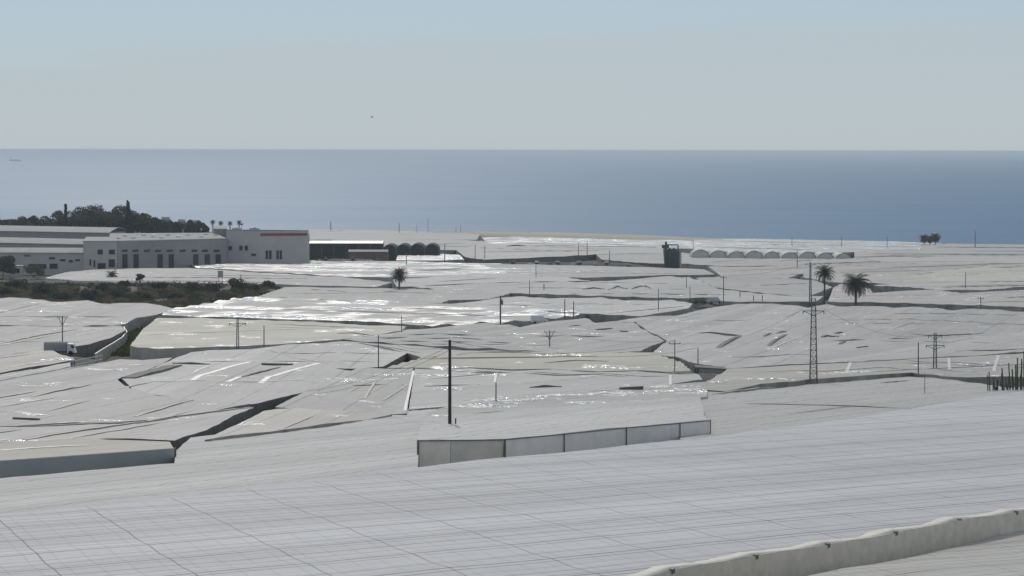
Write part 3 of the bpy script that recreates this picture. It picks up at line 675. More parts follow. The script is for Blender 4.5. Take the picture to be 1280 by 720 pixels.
# ---- extra parts of the nearest greenhouses
fr = GH['front']
edge = [(835, 711), (940, 694), (1030, 680), (1115, 665), (1195, 650), (1266, 638.5), (1340, 626)]
EP = []
for x, y in edge:
    p = at(x, y, fr['off']); p.z = fr['z'](p.x, p.y); EP.append(p)
front_pts = [at(x, y, fr['off']) for x, y in [(560, 900), (700, 745), (835, 711)]] + EP[1:]
roll = MB()
dense = []
for a, c in zip(front_pts[:-1], front_pts[1:]):
    n = max(2, int((c-a).length/0.5))
    for k in range(n):
        q = a.lerp(c, k/n); sag = 4*(k/n)*(1-k/n)
        q.z = fr['z'](q.x, q.y) + 0.10 - 0.16*sag; dense.append(q)
k0 = None
for i, q in enumerate(dense):
    d = (dense[min(i+1, len(dense)-1)]-dense[max(i-1, 0)]).normalized()
    s_ = Vector((d.y, -d.x, 0)).normalized(); w1 = 0.9+0.3*mnoise.noise(Vector((q.x*0.7, q.y*0.7, 0))); 
    for off, dz in ((-w1, 0.02), (-0.15, 0.09), (0.10, 0.05), (0.17, -0.10), (0.10, -0.30-0.08*mnoise.noise(Vector((q.x, q.y, 3)))), (0.0, -0.32)):
        roll.v.append(q + s_*off + Vector((0, 0, dz + 0.02*mnoise.noise(Vector((q.x*3, q.y*3, off*5))))))
for i in range(len(dense)-1):
    for j in range(5): a = i*6+j; roll.f.append((a, a+1, a+7, a+6))
roll.build('canvas_hem', plain('dusty_hem_canvas', (0.80, 0.76, 0.68), 0.8, 0.15, 1.5, 0.02), fr['root'], smooth=True)
for p in EP + [front_pts[1]]:
    d = (EP[3]-EP[2]).normalized(); s_ = Vector((d.y, -d.x, 0))
    b = MB(); q = p + s_*0.16; b.tube((q.x, q.y, ground(q.x, q.y)-0.3), (q.x, q.y, p.z+0.05), 0.055, 0.05, 8)
    b.box((q.x+s_.x*0.05, q.y+s_.y*0.05, p.z-0.05), (0.34, 0.26, 0.26), math.atan2(d.y, d.x))
    b.build('side_post', 'post', fr['root'])
# screened wall of the middle greenhouse: posts, rail, panels
sg = GH['screen']
wl = [(521, 551), (628, 549), (700, 542), (778, 534), (845, 528.5), (883, 525)]
WPts = []
for x, y in wl:
    p = at(x, y, sg['off']); p.z = sg['z'](p.x, p.y); WPts.append(p)
for i, (a, c) in enumerate(zip(WPts[:-1], WPts[1:])):
    d = (c-a); d.z = 0; L = d.length; d.normalize(); s_ = Vector((d.y, -d.x, 0))
    m_ = 'wall_pale' if i == 0 else 'wall_steel'
    if i == 0:
        for k in range(2):
            b = MB(); e0 = a + d*(L*(0.0, 0.38)[k]+0.04) + s_*0.22; e1 = a + d*(L*(0.38, 1.0)[k]) + s_*0.22
            b.hexa([e0+Vector((0,0,-3.8)), e1+Vector((0,0,-3.8)), e1-s_*0.04+Vector((0,0,-3.8)), e0-s_*0.04+Vector((0,0,-3.8)),
                    e0+Vector((0,0,-0.12)), e1+Vector((0,0,-0.12)), e1-s_*0.04+Vector((0,0,-0.12)), e0-s_*0.04+Vector((0,0,-0.12))])
            b.build('wall_panel', plain('faded_panel' if k == 0 else 'dusty_panel', ((0.86, 0.82, 0.75), (0.70, 0.67, 0.62))[k], 0.7, 0.12, 0.8), sg['root'])
    else:
        b = MB(); e0 = a + s_*0.36; e1 = c + s_*0.36
        n = 8; k0 = len(b.v)
        for k in range(n+1):
            q = e0.lerp(e1, k/n); bow = 0.05*math.sin(math.pi*k/n)
            b.v += [q + s_*bow + Vector((0,0,-3.6)), q + s_*bow*1.5 + Vector((0,0,-1.6)), q + s_*bow*0.3 + Vector((0,0,-0.08))]
        for k in range(n): 
            for j in range(2): u_ = k*3+j; b.f.append((u_, u_+3, u_+4, u_+1))
        b.build('wall_panel', m_, sg['root'], smooth=True)
    b = MB(); b.tube(a+s_*0.40+Vector((0,0,-0.02)), c+s_*0.40+Vector((0,0,-0.02)), 0.06, 0.06, 6); b.build('top_rail', 'post', sg['root'])
for i, p in enumerate(WPts):
    s_ = Vector((0.3, -0.95, 0)) if i < 1 else (Vector((0.5, -0.87, 0)) if i == 1 else Vector((0.88, -0.47, 0)))
    b = MB(); q = p + s_*0.48; r_ = 0.10 if i < 2 else 0.06
    b.tube((q.x, q.y, ground(q.x, q.y)-0.3), (q.x, q.y, p.z+0.08), r_, r_, 8); b.build('wall_post', 'post', sg['root'])
# cream boards above the blue wall
bw = GH['blue_wall']
for x0, x1 in ((-60, 60), (60, 218)):
    a = at(x0, 578-(x0*17/218), bw['off']); c = at(x1, 578-(x1*17/218), bw['off'])
    for p in (a, c): p.z = bw['z'](p.x, p.y)+0.05
    b = MB(); b.tube(a+Vector((0,-0.1,0)), c+Vector((0,-0.1,0)), 0.07, 0.07, 6); b.build('eaves_rail', 'tape', bw['root'])
q = at(218, 561, bw['off']); b = MB(); b.tube((q.x+0.1, q.y-0.12, ground(q.x, q.y)-0.3), (q.x+0.1, q.y-0.12, q.z+0.1), 0.09, 0.09, 8); b.build('wall_post', 'post', bw['root'])
# ------------------------------------------------------------------ buildings
def fplane(A, B, x, y):                # sight line meets the upright plane through A and B
    d = ray(x, y); e = B-A; nx, ny = e.y, -e.x
    t = (nx*A.x + ny*A.y)/(nx*d.x + ny*d.y); return C0 + d*t
def frect(parent, A, B, x0, y0, x1, y1, name, mat, th=0.12, sub=None):
    p = fplane(A, B, x0, y0); q = fplane(A, B, x1, y0); r_ = fplane(A, B, (x0+x1)/2, y1)
    d = (q-p); d.z = 0; d.normalize(); s_ = Vector((d.y, -d.x, 0))
    if s_.y > 0: s_ = -s_
    def bx(p, q, z0, z1, o0, o1, nm, mt, par):
        b = MB(); c = [p+s_*o1, q+s_*o1, q+s_*o0, p+s_*o0]
        b.hexa([Vector((v.x, v.y, z0)) for v in c] + [Vector((v.x, v.y, z1)) for v in c]); return b.build(nm, mt, par)
    o = bx(p, q, r_.z, p.z, -0.05, th, name, mat, parent)
    if sub: bx(p-d*0.1, q+d*0.1, r_.z-0.22, r_.z-0.004, -0.05, th+0.12, sub, 'stucco_light', o)
    return o
def building(name, label, pts, zg, mat, cap=None, roofmat='roof_grey', group=None):
    """pts: footprint [(xpx, ytop_px, Y)], first ones are the front; walls as one mesh, roof slab and parapet cap"""
    P = [pt(x, y, Y) for x, y, Y in pts]
    cx = sum(p.x for p in P)/len(P); cy = sum(p.y for p in P)/len(P)
    root = thing(name, label, 'building', (cx, cy, zg), group)
    b = MB(); b.prism([(p.x, p.y) for p in P], zg-4, 0, [p.z for p in P]); b.build('wall', mat, root)
    return root, P
GB = 'buildings of the packing works'
zg = 14.0
# long grey block with dock doors
r1, P = building('long_warehouse', 'long grey warehouse with a row of dark dock doors and small upper windows',
    [(146.5, 302, 1322), (283, 298.5, 1425), (300, 298.5, 1470), (150, 301, 1400)], zg, 'stucco_grey', group=GB)
A, B_ = P[0], P[1]
for x in (156, 170, 200, 214, 244.5, 259, 272.5):
    frect(r1, A, B_, x-3.2, 318, x+3.2, 337, 'dock_door', 'door_dark', 0.15)
for x in (155.5, 169, 183.5, 197.5, 212, 228, 243, 256, 270.5):
    frect(r1, A, B_, x-3.6, 312.2, x+3.6, 315.2, 'window', 'glass_dark', 0.12, 'sill')
b = MB()                                # shallow pitched roof behind the parapet
fr0, fr1 = pt(137, 301.2, 1345), pt(283, 297.8, 1432); rd0, rd1 = pt(137, 291.6, 1400), pt(268, 290.8, 1500)
bk0, bk1 = pt(137, 297, 1450), pt(268, 297, 1540)
b.hexa([fr0-Vector((0,0,1)), fr1-Vector((0,0,1)), rd1-Vector((0,0,3)), rd0-Vector((0,0,3)), fr0, fr1, rd1, rd0])
b.hexa([rd0-Vector((0,0,3)), rd1-Vector((0,0,3)), bk1-Vector((0,0,2)), bk0-Vector((0,0,2)), rd0, rd1, bk1, bk0])
rf = b.build('roof', 'roof_sheet', r1)
for u, v in ((0.07, 0.3), (0.13, 0.62), (0.2, 0.35), (0.3, 0.7), (0.38, 0.5), (0.44, 0.25), (0.52, 0.72), (0.6, 0.4), (0.7, 0.6), (0.8, 0.3), (0.88, 0.7), (0.95, 0.5)):
    c = (fr0.lerp(fr1, u)).lerp(rd0.lerp(rd1, u), v) + Vector((0, 0, 0.25))
    b = MB(); b.lathe(c-Vector((0,0,0.3)), [(1.2, 0), (1.2, 0.25), (1.0, 0.5), (0.6, 0.72), (0.15, 0.8)], 12); b.build('skylight', 'skylight', rf, smooth=True)
b = MB(); b.tube(A+Vector((0,-0.1,0)), B_+Vector((0,-0.1,0)), 0.22, 0.22, 4); b.build('parapet_cap', 'roof_sheet', r1)
# office block
r2, P = building('office_block', 'pale square office block with a few dark windows, left of the long warehouse',
    [(104, 302, 1316), (146, 301.5, 1320), (146, 301, 1380), (108, 301.5, 1380)], zg, 'stucco_light', group=GB)
for x0, y0, x1, y1 in ((122, 312, 128.5, 318), (136, 312, 143.5, 318), (136, 324, 143.5, 334), (112, 324, 114, 332), (117, 325, 119, 334), (122, 329, 132, 336)):
    frect(r2, P[0], P[1], x0, y0, x1, y1, 'window', 'glass_dark', 0.12, 'sill')
b = MB(); b.prism([(p.x, p.y) for p in (P[0]+Vector((-.2,-.3,0)), P[1]+Vector((.1,-.3,0)), P[2], P[3])], P[0].z, P[0].z+0.3); b.build('roof', 'roof_sheet', r2)
# right block with red band
r3, P = building('striped_warehouse', 'tall pale warehouse with a dark red band under its roofline',
    [(283, 287.5, 1432), (324, 287.7, 1430), (385.5, 288.3, 1436), (384, 287.2, 1540), (284, 287, 1540)], zg, 'stucco_light', group=GB)
frect(r3, P[1], P[2], 325.5, 291.6, 384, 294.8, 'red_band', 'red', 0.1)
for x0, y0, x1, y1 in ((285.5, 307.5, 290, 313), (299, 307, 303.5, 313), (306, 307, 310, 313), (314, 317, 320, 320)):
    frect(r3, P[0], P[1], x0, y0, x1, y1, 'window', 'glass_dark', 0.12, 'sill')
for x0, x1 in ((332, 335), (336, 339.5), (345.5, 348.5), (349.5, 352.5)):
    frect(r3, P[1], P[2], x0, 313, x1, 324, 'door', 'door_dark', 0.12)
b = MB(); b.tube(P[0]+Vector((0,-.1,0)), P[1]+Vector((0,-.1,0)), 0.25, 0.25, 4); b.tube(P[1]+Vector((0,-.1,0)), P[2]+Vector((0,-.1,0)), 0.25, 0.25, 4); b.build('parapet_cap', 'roof_grey', r3)
for x in (296, 318): 
    c = pt(x, 286.8, 1470); b = MB(); b.box(c+Vector((0,0,0.2)), (5, 3, 1.2)); b.lathe(c+Vector((0,0,0.7)), [(0.8,0),(0.8,0.5),(0.5,0.6)], 10); b.build('roof_unit', 'roof_grey', r3)
b = MB(); c = pt(302, 287, 1440); b.tube(c-Vector((0,0,.5)), c+Vector((0,0,2.5)), 0.12, 0.08); b.lathe(c+Vector((0,0,2.2)), [(0.1,0),(0.9,0.5),(1.1,1.0)], 10); b.build('dish_aerial', 'steel', r3)
# link between long and striped block
r4, P = building('link_block', 'low link block joining the long and the red banded warehouses',
    [(267, 286.6, 1475), (284, 286.6, 1475), (284, 286.6, 1530), (267, 286.6, 1530)], zg, 'stucco_grey', group=GB)
b = MB(); b.prism([(p.x, p.y) for p in (P[0]+Vector((-.2,-.3,0)), P[1]+Vector((0,-.3,0)), P[2], P[3])], P[0].z, P[0].z+0.3); b.build('roof', 'roof_sheet', r4)
# sheds on the left
def curved_shed(label, x0, x1, yt0, yt1, Y, depth, wallm, face_h):
    a, c = pt(x0, yt0, Y), pt(x1, yt1, Y)
    root = thing('storage_shed', label, 'building', ((a.x+c.x)/2, Y, zg), GB)
    b = MB(); n = 8
    P = [(a.x, a.y), (c.x, c.y), (c.x, c.y+depth), (a.x, a.y+depth)]
    b.prism(P, zg-4, 0, [a.z, c.z, c.z-1, a.z-1]); b.build('wall', wallm, root)
    b = MB()
    for j in range(9):
        t = j/8; hh = math.sin(math.pi*t)*1.8
        for p in (a, c): b.v.append(Vector((p.x, p.y-0.4+(depth+0.8)*t, p.z+0.05+hh)))
    for j in range(8): k = j*2; b.f.append((k, k+1, k+3, k+2))
    for j in range(9):
        for p in (0, 1): b.v.append(b.v[j*2+p]-Vector((0,0,0.35)))
    for j in range(8): k = 18+j*2; b.f.append((k+2, k+3, k+1, k))
    b.f.append((0, 18, 19, 1)); b.f.append((16, 17, 35, 34))
    for j in range(8): b.f.append((j*2, j*2+2, 20+j*2, 18+j*2)); b.f.append((j*2+1, 19+j*2, 21+j*2, j*2+3))
    b.build('roof', 'roof_sheet', root)
    return root, a, c
s1, a, c = curved_shed('farthest grey shed with a low curved pale roof at the left edge', -60, 137, 287.5, 291, 1440, 60, 'stucco_grey', 10)
s2, a, c = curved_shed('middle grey shed with a thin bright roof edge at the left', -60, 104, 302, 305.5, 1375, 45, 'stucco_grey', 10)
s3, a, c = curved_shed('front low shed with small dark windows beside the pale office block', -60, 104, 315.5, 316, 1318, 30, 'stucco_light', 12)
for x0, y0, x1, y1 in ((61, 321.5, 69, 324), (75, 324, 82, 326.5), (86, 325, 91, 328), (94, 324, 100, 326.5), (36, 330, 58, 336), (62, 329.5, 72, 336), (30, 319, 38, 320.5)):
    frect(s3, a, c, x0, y0, x1, y1, 'window', 'glass_dark', 0.12, 'sill')
r5, P = building('small_house', 'small white house with one dark window at the foot of the sheds',
    [(13, 333, 1296), (28, 332.5, 1296), (28, 332.5, 1306), (13, 333, 1306)], zg-2, 'stucco_white')
frect(r5, P[0], P[1], 20.5, 336, 24.5, 341, 'window', 'glass_dark', 0.1, 'sill')
b = MB(); b.prism([(p.x, p.y) for p in (P[0]+Vector((-.3,-.3,0)), P[1]+Vector((.3,-.3,0)), P[2]+Vector((.3,.3,0)), P[3]+Vector((-.3,.3,0)))], P[0].z, P[0].z+0.25); b.build('roof', 'roof_sheet', r5)
# villas by the sea
for i, (x, w_, yt, lab) in enumerate(((206, 16, 271, 'pale seaside villa showing above the dark trees, with a stepped roof'), (226, 14, 274, 'second pale seaside villa behind the palms, lower than its neighbour'), (245, 12, 275, 'small pale seaside villa beside the row of little palms'))):
    r_, P = building('seaside_villa', lab, [(x-w_/2, yt+3, 1750), (x+w_/2, yt+3, 1750), (x+w_/2, yt+3, 1762), (x-w_/2, yt+3, 1762)], 18, 'stucco_grey', group='pale villas by the sea')
    c = (P[0]+P[2])/2; b = MB(); b.box(c+Vector((0.5,0,0.6)), (w_*0.28, 7, 1.8)); b.build('roof_room', 'stucco_light', r_)
    for k in range(3): frect(r_, P[0], P[1], x-w_/2+1.5+k*w_/3.2, yt+5, x-w_/2+3.2+k*w_/3.2, yt+7, 'window', 'glass_dark', 0.1)
# long dark shed and red roofed shed
def gable(name, label, x0, x1, yt, Y, depth, zb, wallm, roofm, rise, cat='shed', rail=None):
    a, c = pt(x0, yt, Y), pt(x1, yt, Y); root = thing(name, label, cat, ((a.x+c.x)/2, Y, zb))
    b = MB(); b.prism([(a.x, a.y), (c.x, c.y), (c.x, c.y+depth), (a.x, a.y+depth)], zb-3, a.z); b.build('wall', wallm, root)
    b = MB(); m_ = depth/2; o = 0.4
    A1, A2, A3 = Vector((a.x-o, Y-o, a.z)), Vector((a.x-o, Y+m_, a.z+rise)), Vector((a.x-o, Y+depth+o, a.z))
    dx = Vector((c.x-a.x+2*o, 0, 0)); up = Vector((0,0,0.2))
    b.hexa([A1, A1+dx, A2+dx, A2, A1+up, A1+dx+up, A2+dx+up, A2+up]); b.hexa([A2, A2+dx, A3+dx, A3, A2+up, A2+dx+up, A3+dx+up, A3+up])
    b.build('roof', roofm, root)
    n = max(2, int((c.x-a.x)/6)); 
    for k in range(n+1):
        b = MB(); xx = a.x+(c.x-a.x)*k/n; b.box((xx, Y-0.12, (a.z+zb)/2-0.05), (0.3, 0.2, a.z-zb)); b.build('pillar', 'post', root)
    return root
gable('dark_shed', 'long dark sided shed with a pale roof right of the striped warehouse', 387, 478, 304.5, 1590, 18, 8, 'shade_black', 'roof_grey', 1.2)
gable('red_shed', 'small rusty red roofed shed in front of the dark arches', 436, 484, 315, 1500, 12, 10, 'brown_roof', 'roof_sheet', 0.9)
# dark arched tunnels
def arch(name, label, xc, wpx, yt, Y, depth, zb, film, hoopm, group, ends='shade_black'):
    k = Y/F; c = pt(xc, yt, Y); wd = wpx*k; hz = c.z-zb; rr = wd/2
    root = thing(name, label, 'tunnel', (c.x, Y, zb), group)
    prof = [(-rr, 0.0)] + [(-rr*math.cos(math.pi*i/12), max(0, hz-rr*0.85)+min(hz, rr*0.85)*math.sin(math.pi*i/12)) for i in range(13)] + [(rr, 0.0)]
    b = MB(); nseg = 6
    for j in range(nseg+1):
        for x, z in prof: b.v.append(Vector((c.x+x, Y+depth*j/nseg, zb+z)))
    m_ = len(prof)
    for j in range(nseg):
        for i in range(m_-1): a = j*m_+i; b.f.append((a, a+1, a+m_+1, a+m_))
    b.build('cover', film, root, smooth=True)
    for Yo in (0.05, depth-0.05):
        b = MB(); b.v += [Vector((c.x+x*0.99, Y+Yo, zb+z*0.99)) for x, z in prof]; b.f.append(tuple(range(m_)))
        b.build('end_wall', ends, root)
    b = MB(); b.path([Vector((c.x+x, Y-0.1, zb+z)) for x, z in prof], 0.16, 5); b.build('hoop', hoopm, root)
    return root
for i, (x, w_, yt) in enumerate(((487, 16, 306), (504, 17, 305.6), (521.5, 18, 305), (539.5, 18, 305.4))):
    lab = ('leftmost', 'second from left', 'third from left', 'rightmost')[i]
    arch('dark_tunnel', '%s of the four dark netted arched tunnels behind the red roofed shed' % lab, x, w_, yt, 1585, 30, 9.5, 'shade_black', 'post', 'four dark arched tunnels')
for i in range(9):
    x = 876+i*22.3 
    lab = ('first', 'second', 'third', 'fourth', 'fifth', 'sixth', 'seventh', 'eighth', 'ninth')[i]
    arch('film_tunnel', '%s pale arched tunnel from the left in the row right of the green tanks' % lab, x, 21.5 if i != 4 else 18, 312.2+ (i % 3)*0.6 + i*0.45, 1545-i*2, 24, 11.0 - i*0.1, 'arch_film', 'steel', 'row of pale arched tunnels', ends='arch_film')

# ------------------------------------------------------------------ green tanks
TKY = 1372; c = pt(840, 333, TKY); gz = ground(c.x, TKY)
tk = thing('tank_battery', 'dark green upright storage tanks with a ladder tower and top rail', 'storage tanks', (c.x, TKY, gz))
kk = TKY/F
for i, (dx, dy) in enumerate(((-4.8, 0), (0, 0.6), (4.8, 0), (-2.4, 3), (2.6, 3))):
    r_ = 2.3*kk/kk*0.85; q = Vector((c.x+dx*kk, TKY+dy, gz)); zt = pt(840, 313 if i < 3 else 311, TKY).z - gz
    b = MB(); b.lathe(q, [(r_*0.5, 0), (r_*0.9, 0.9), (r_, 1.8), (r_, zt-0.9), (r_*0.85, zt-0.4), (r_*0.3, zt), (r_*0.3, zt+0.3)], 16); b.build('tank', 'tank_green', tk, smooth=True)
b = MB(); zt = pt(840, 306, TKY).z
for x in (-8.2, 7.6): b.tube((c.x+x*kk, TKY-2.4, gz-0.3), (c.x+x*kk, TKY-2.4, zt), 0.16)
for x in (-8.2, 7.6): b.tube((c.x+x*kk, TKY+4.8, gz-0.3), (c.x+x*kk, TKY+4.8, zt), 0.16)
for yy in (-2.4, 4.8): b.tube((c.x-8.2*kk, TKY+yy, zt), (c.x+7.6*kk, TKY+yy, zt), 0.13)
b.build('frame', 'tank_green', tk)
b = MB(); b.box((c.x-8.0*kk, TKY-2.7, (gz+zt)/2+0.8), (1.0, 0.5, zt-gz+1.6)); b.build('ladder_tower', 'tank_green', tk)
b = MB(); b.box((c.x-8.6*kk, TKY-1.8, zt-0.8), (3.4, 2.2, 1.6)); b.tube((c.x-8.6*kk, TKY-1.8, zt), (c.x-8.6*kk, TKY-1.8, zt+1.4), 0.3); b.build('hopper', 'tank_green', tk)

# ------------------------------------------------------------------ vehicles
def car_proto(name, label, cat, L=4.3, W=1.75, Hh=1.45, paint='car_white', van=False, group=None):
    root = thing(name, label, cat, (0, 0, 0), group)
    sec = [(-L/2, 0.35, 0.75), (-L/2+0.1, 0.3, 0.95), (-L*0.22, 0.3, 1.0 if not van else 1.1), (L*0.28, 0.3, 0.98), (L/2-0.08, 0.3, 0.9), (L/2, 0.35, 0.7)]
    b = MB(); b.v = []
    for x, z0, z1 in sec: b.v += [Vector((x, -W/2, z0)), Vector((x, -W/2, z1)), Vector((x, -W/2+0.12, z1+0.05)), Vector((x, W/2-0.12, z1+0.05)), Vector((x, W/2, z1)), Vector((x, W/2, z0))]
    for i in range(5):
        for j in range(6): a = i*6+j; c_ = i*6+(j+1) % 6; b.f.append((a, c_, c_+6, a+6))
    b.f.append((5, 4, 3, 2, 1, 0)); b.f.append(tuple(range(30, 36)))
    if van: x0, x1, x2, x3 = -L/2+0.15, -L/2+0.05, L*0.2, L*0.36
    else: x0, x1, x2, x3 = -L*0.36, -L*0.24, L*0.08, L*0.24
    t = 0.22
    # roof panel
    b.hexa([Vector(p) for p in ((x1, -W/2+t, Hh-0.06), (x2, -W/2+t, Hh-0.06), (x2, W/2-t, Hh-0.06), (x1, W/2-t, Hh-0.06), (x1+0.1, -W/2+t+0.05, Hh), (x2-0.1, -W/2+t+0.05, Hh), (x2-0.1, W/2-t-0.05, Hh), (x1+0.1, W/2-t-0.05, Hh))])
    b.build('body', paint, root)
    b = MB(); b.hexa([Vector(p) for p in ((x0, -W/2+0.1, 0.98), (x3, -W/2+0.1, 0.98), (x3, W/2-0.1, 0.98), (x0, W/2-0.1, 0.98), (x1, -W/2+t, Hh-0.063), (x2, -W/2+t, Hh-0.063), (x2, W/2-t, Hh-0.063), (x1, W/2-t, Hh-0.063))])
    b.build('windows', 'glass_dark' if not van else paint, root)
    for sx in (-1, 1):
        for sy in (-1, 1):
            b = MB(); b.tube((sx*L*0.31, sy*(W/2-0.2), 0.32), (sx*L*0.31, sy*(W/2+0.02), 0.32), 0.32, 0.32, 12); b.build('wheel', 'tyre', root)
    return root
protos = [car_proto('parked_car', 'white car in the vehicle row behind the low grey roofs', 'car', paint='car_white', group='cars parked in the far yard'),
          car_proto('parked_car', 'silver car in the vehicle row behind the low grey roofs', 'car', paint='car_silver', group='cars parked in the far yard'),
          car_proto('parked_car', 'dark car in the vehicle row behind the low grey roofs', 'car', paint='car_dark', group='cars parked in the far yard')]
used = [False]*3
def place(px, py, Y, rz, k, label, group):
    p = protos[k]
    o = p if not used[k] else copy_tree(p)
    used[k] = True
    q = pt(px, py, Y); o.location = (q.x, q.y, ground(q.x, q.y)+0.24); o.rotation_euler = (0, 0, rz); o['label'] = label; o['group'] = group
    return o
cn_ = ('white', 'silver', 'dark')
for i, x in enumerate((621, 629, 641, 655, 663, 671, 679, 687, 697, 705, 717, 724, 738, 745, 758, 771, 786)):
    k = (0, 1, 2, 1, 0)[i % 5]
    place(x, 330, 1400+(i % 3)*5, R(60+(i*37) % 50), k, cn_[k]+' car in the long row behind the low grey roofs', 'cars parked in the far yard')
for i, x in enumerate((391, 399, 407, 420, 428, 441, 452, 462, 473)):
    k = (1, 0, 2)[i % 3]
    place(x, 326, 1460+(i % 3)*5, R(70+(i*41) % 60), k, cn_[k]+' car parked by the long dark shed', 'cars parked beside the dark shed')
v = VEH['van']; q = at(v[0], v[1], -(WH-v[3]))
o = car_proto('delivery_van', 'small white van parked in the gap below the sparkling long roof', 'van', 4.4, 1.9, 2.1, 'car_white', True); o.location = (q.x, q.y, ground(q.x, q.y)); o.rotation_euler = (0, 0, R(12))
for key, lab, pa in (('car_road', 'dark blue van on the long dark road left of the slim palm', 'car_dark'), ('car_road2', 'silver van on the long dark road left of the slim palm', 'car_silver')):
    v = VEH[key]; q = at(v[0], v[1], -(WH-v[3])); o = car_proto('road_van', lab, 'van', 4.6, 1.9, 2.0, pa, True); o.location = (q.x, q.y, ground(q.x, q.y)); o.rotation_euler = (0, 0, R(20))
# lorry
v = VEH['lorry']; q = at(v[0], v[1], -(WH-v[3])); gz = ground(q.x, q.y)
lo_ = thing('parked_lorry', 'grey boxy lorry with rounded tarpaulin body parked in the left yard', 'lorry', (q.x, q.y, gz))
b = MB(); prof = [(-1.1, 0.8), (-1.15, 2.1), (-0.8, 2.5), (0, 2.62), (0.8, 2.5), (1.15, 2.1), (1.1, 0.8)]
for x in (-2.2, 2.2): b.v += [q*0+Vector((q.x+x, q.y+a, gz+z)) for a, z in prof]
for i in range(7): j = (i+1) % 7; b.f.append((i, j, 7+j, 7+i))
b.f.append(tuple(range(7))[::-1]); b.f.append(tuple(range(7, 14))); b.build('cargo_body', 'stucco_grey', lo_)
b = MB(); b.hexa([Vector((q.x+x, q.y+y, gz+z)) for x, y, z in ((2.3,-1,.5),(3.9,-1,.5),(3.9,1,.5),(2.3,1,.5),(2.3,-1,2.3),(3.4,-1,2.2),(3.4,1,2.2),(2.3,1,2.3))]); cb = b.build('cab', 'car_white', lo_)
b = MB(); b.hexa([Vector((q.x+x, q.y+y, gz+z)) for x, y, z in ((3.2,-1.03,1.4),(3.72,-1.03,1.4),(3.72,1.03,1.4),(3.2,1.03,1.4),(3.0,-1.03,2.0),(3.5,-1.03,2.0),(3.5,1.03,2.0),(3.0,1.03,2.0))]); b.build('windscreen', 'glass_dark', cb)
b = MB(); b.box((q.x+0.3, q.y, gz+0.7), (5.0, 1.2, 0.2)); b.build('chassis', 'door_dark', lo_)
for x in (-1.6, -0.5, 3.0):
    for s_ in (-1, 1): b = MB(); b.tube((q.x+x, q.y+s_*0.75, gz+0.45), (q.x+x, q.y+s_*1.08, gz+0.45), 0.45, 0.45, 12); b.build('wheel', 'tyre', lo_)
# open shed with dark roof near the centre right
v = VEH['shed']; q = at(v[0], v[1], -(WH-v[3])); gz = ground(q.x, q.y)
sh = thing('open_shed', 'small open shed with a dark flat roof and a white sheet side', 'shed', (q.x, q.y, gz))
b = MB(); b.hexa([Vector((q.x+x, q.y+y, gz+z)) for x, y, z in ((-2.6,-2,2.0),(2.6,-2,1.7),(2.6,2,1.75),(-2.6,2,2.1),(-2.6,-2,2.25),(2.6,-2,1.95),(2.6,2,2.0),(-2.6,2,2.35))]); b.build('roof', 'vent', sh)
b = MB(); b.hexa([Vector((q.x+x, q.y+y, gz+z)) for x, y, z in ((-2.2,-1.7,-0.5),(1.9,-1.7,-0.5),(1.9,-1.6,-0.5),(-2.2,-1.6,-0.5),(-2.2,-1.7,1.2),(0.9,-1.7,1.2),(0.9,-1.6,1.2),(-2.2,-1.6,1.2))]); b.build('side_sheet', 'sheet_white', sh)
for x in (-2.4, 2.4):
    for y in (-1.8, 1.8): b = MB(); b.tube((q.x+x, q.y+y, gz-0.5), (q.x+x, q.y+y, gz+1.9), 0.08); b.build('post', 'post', sh)

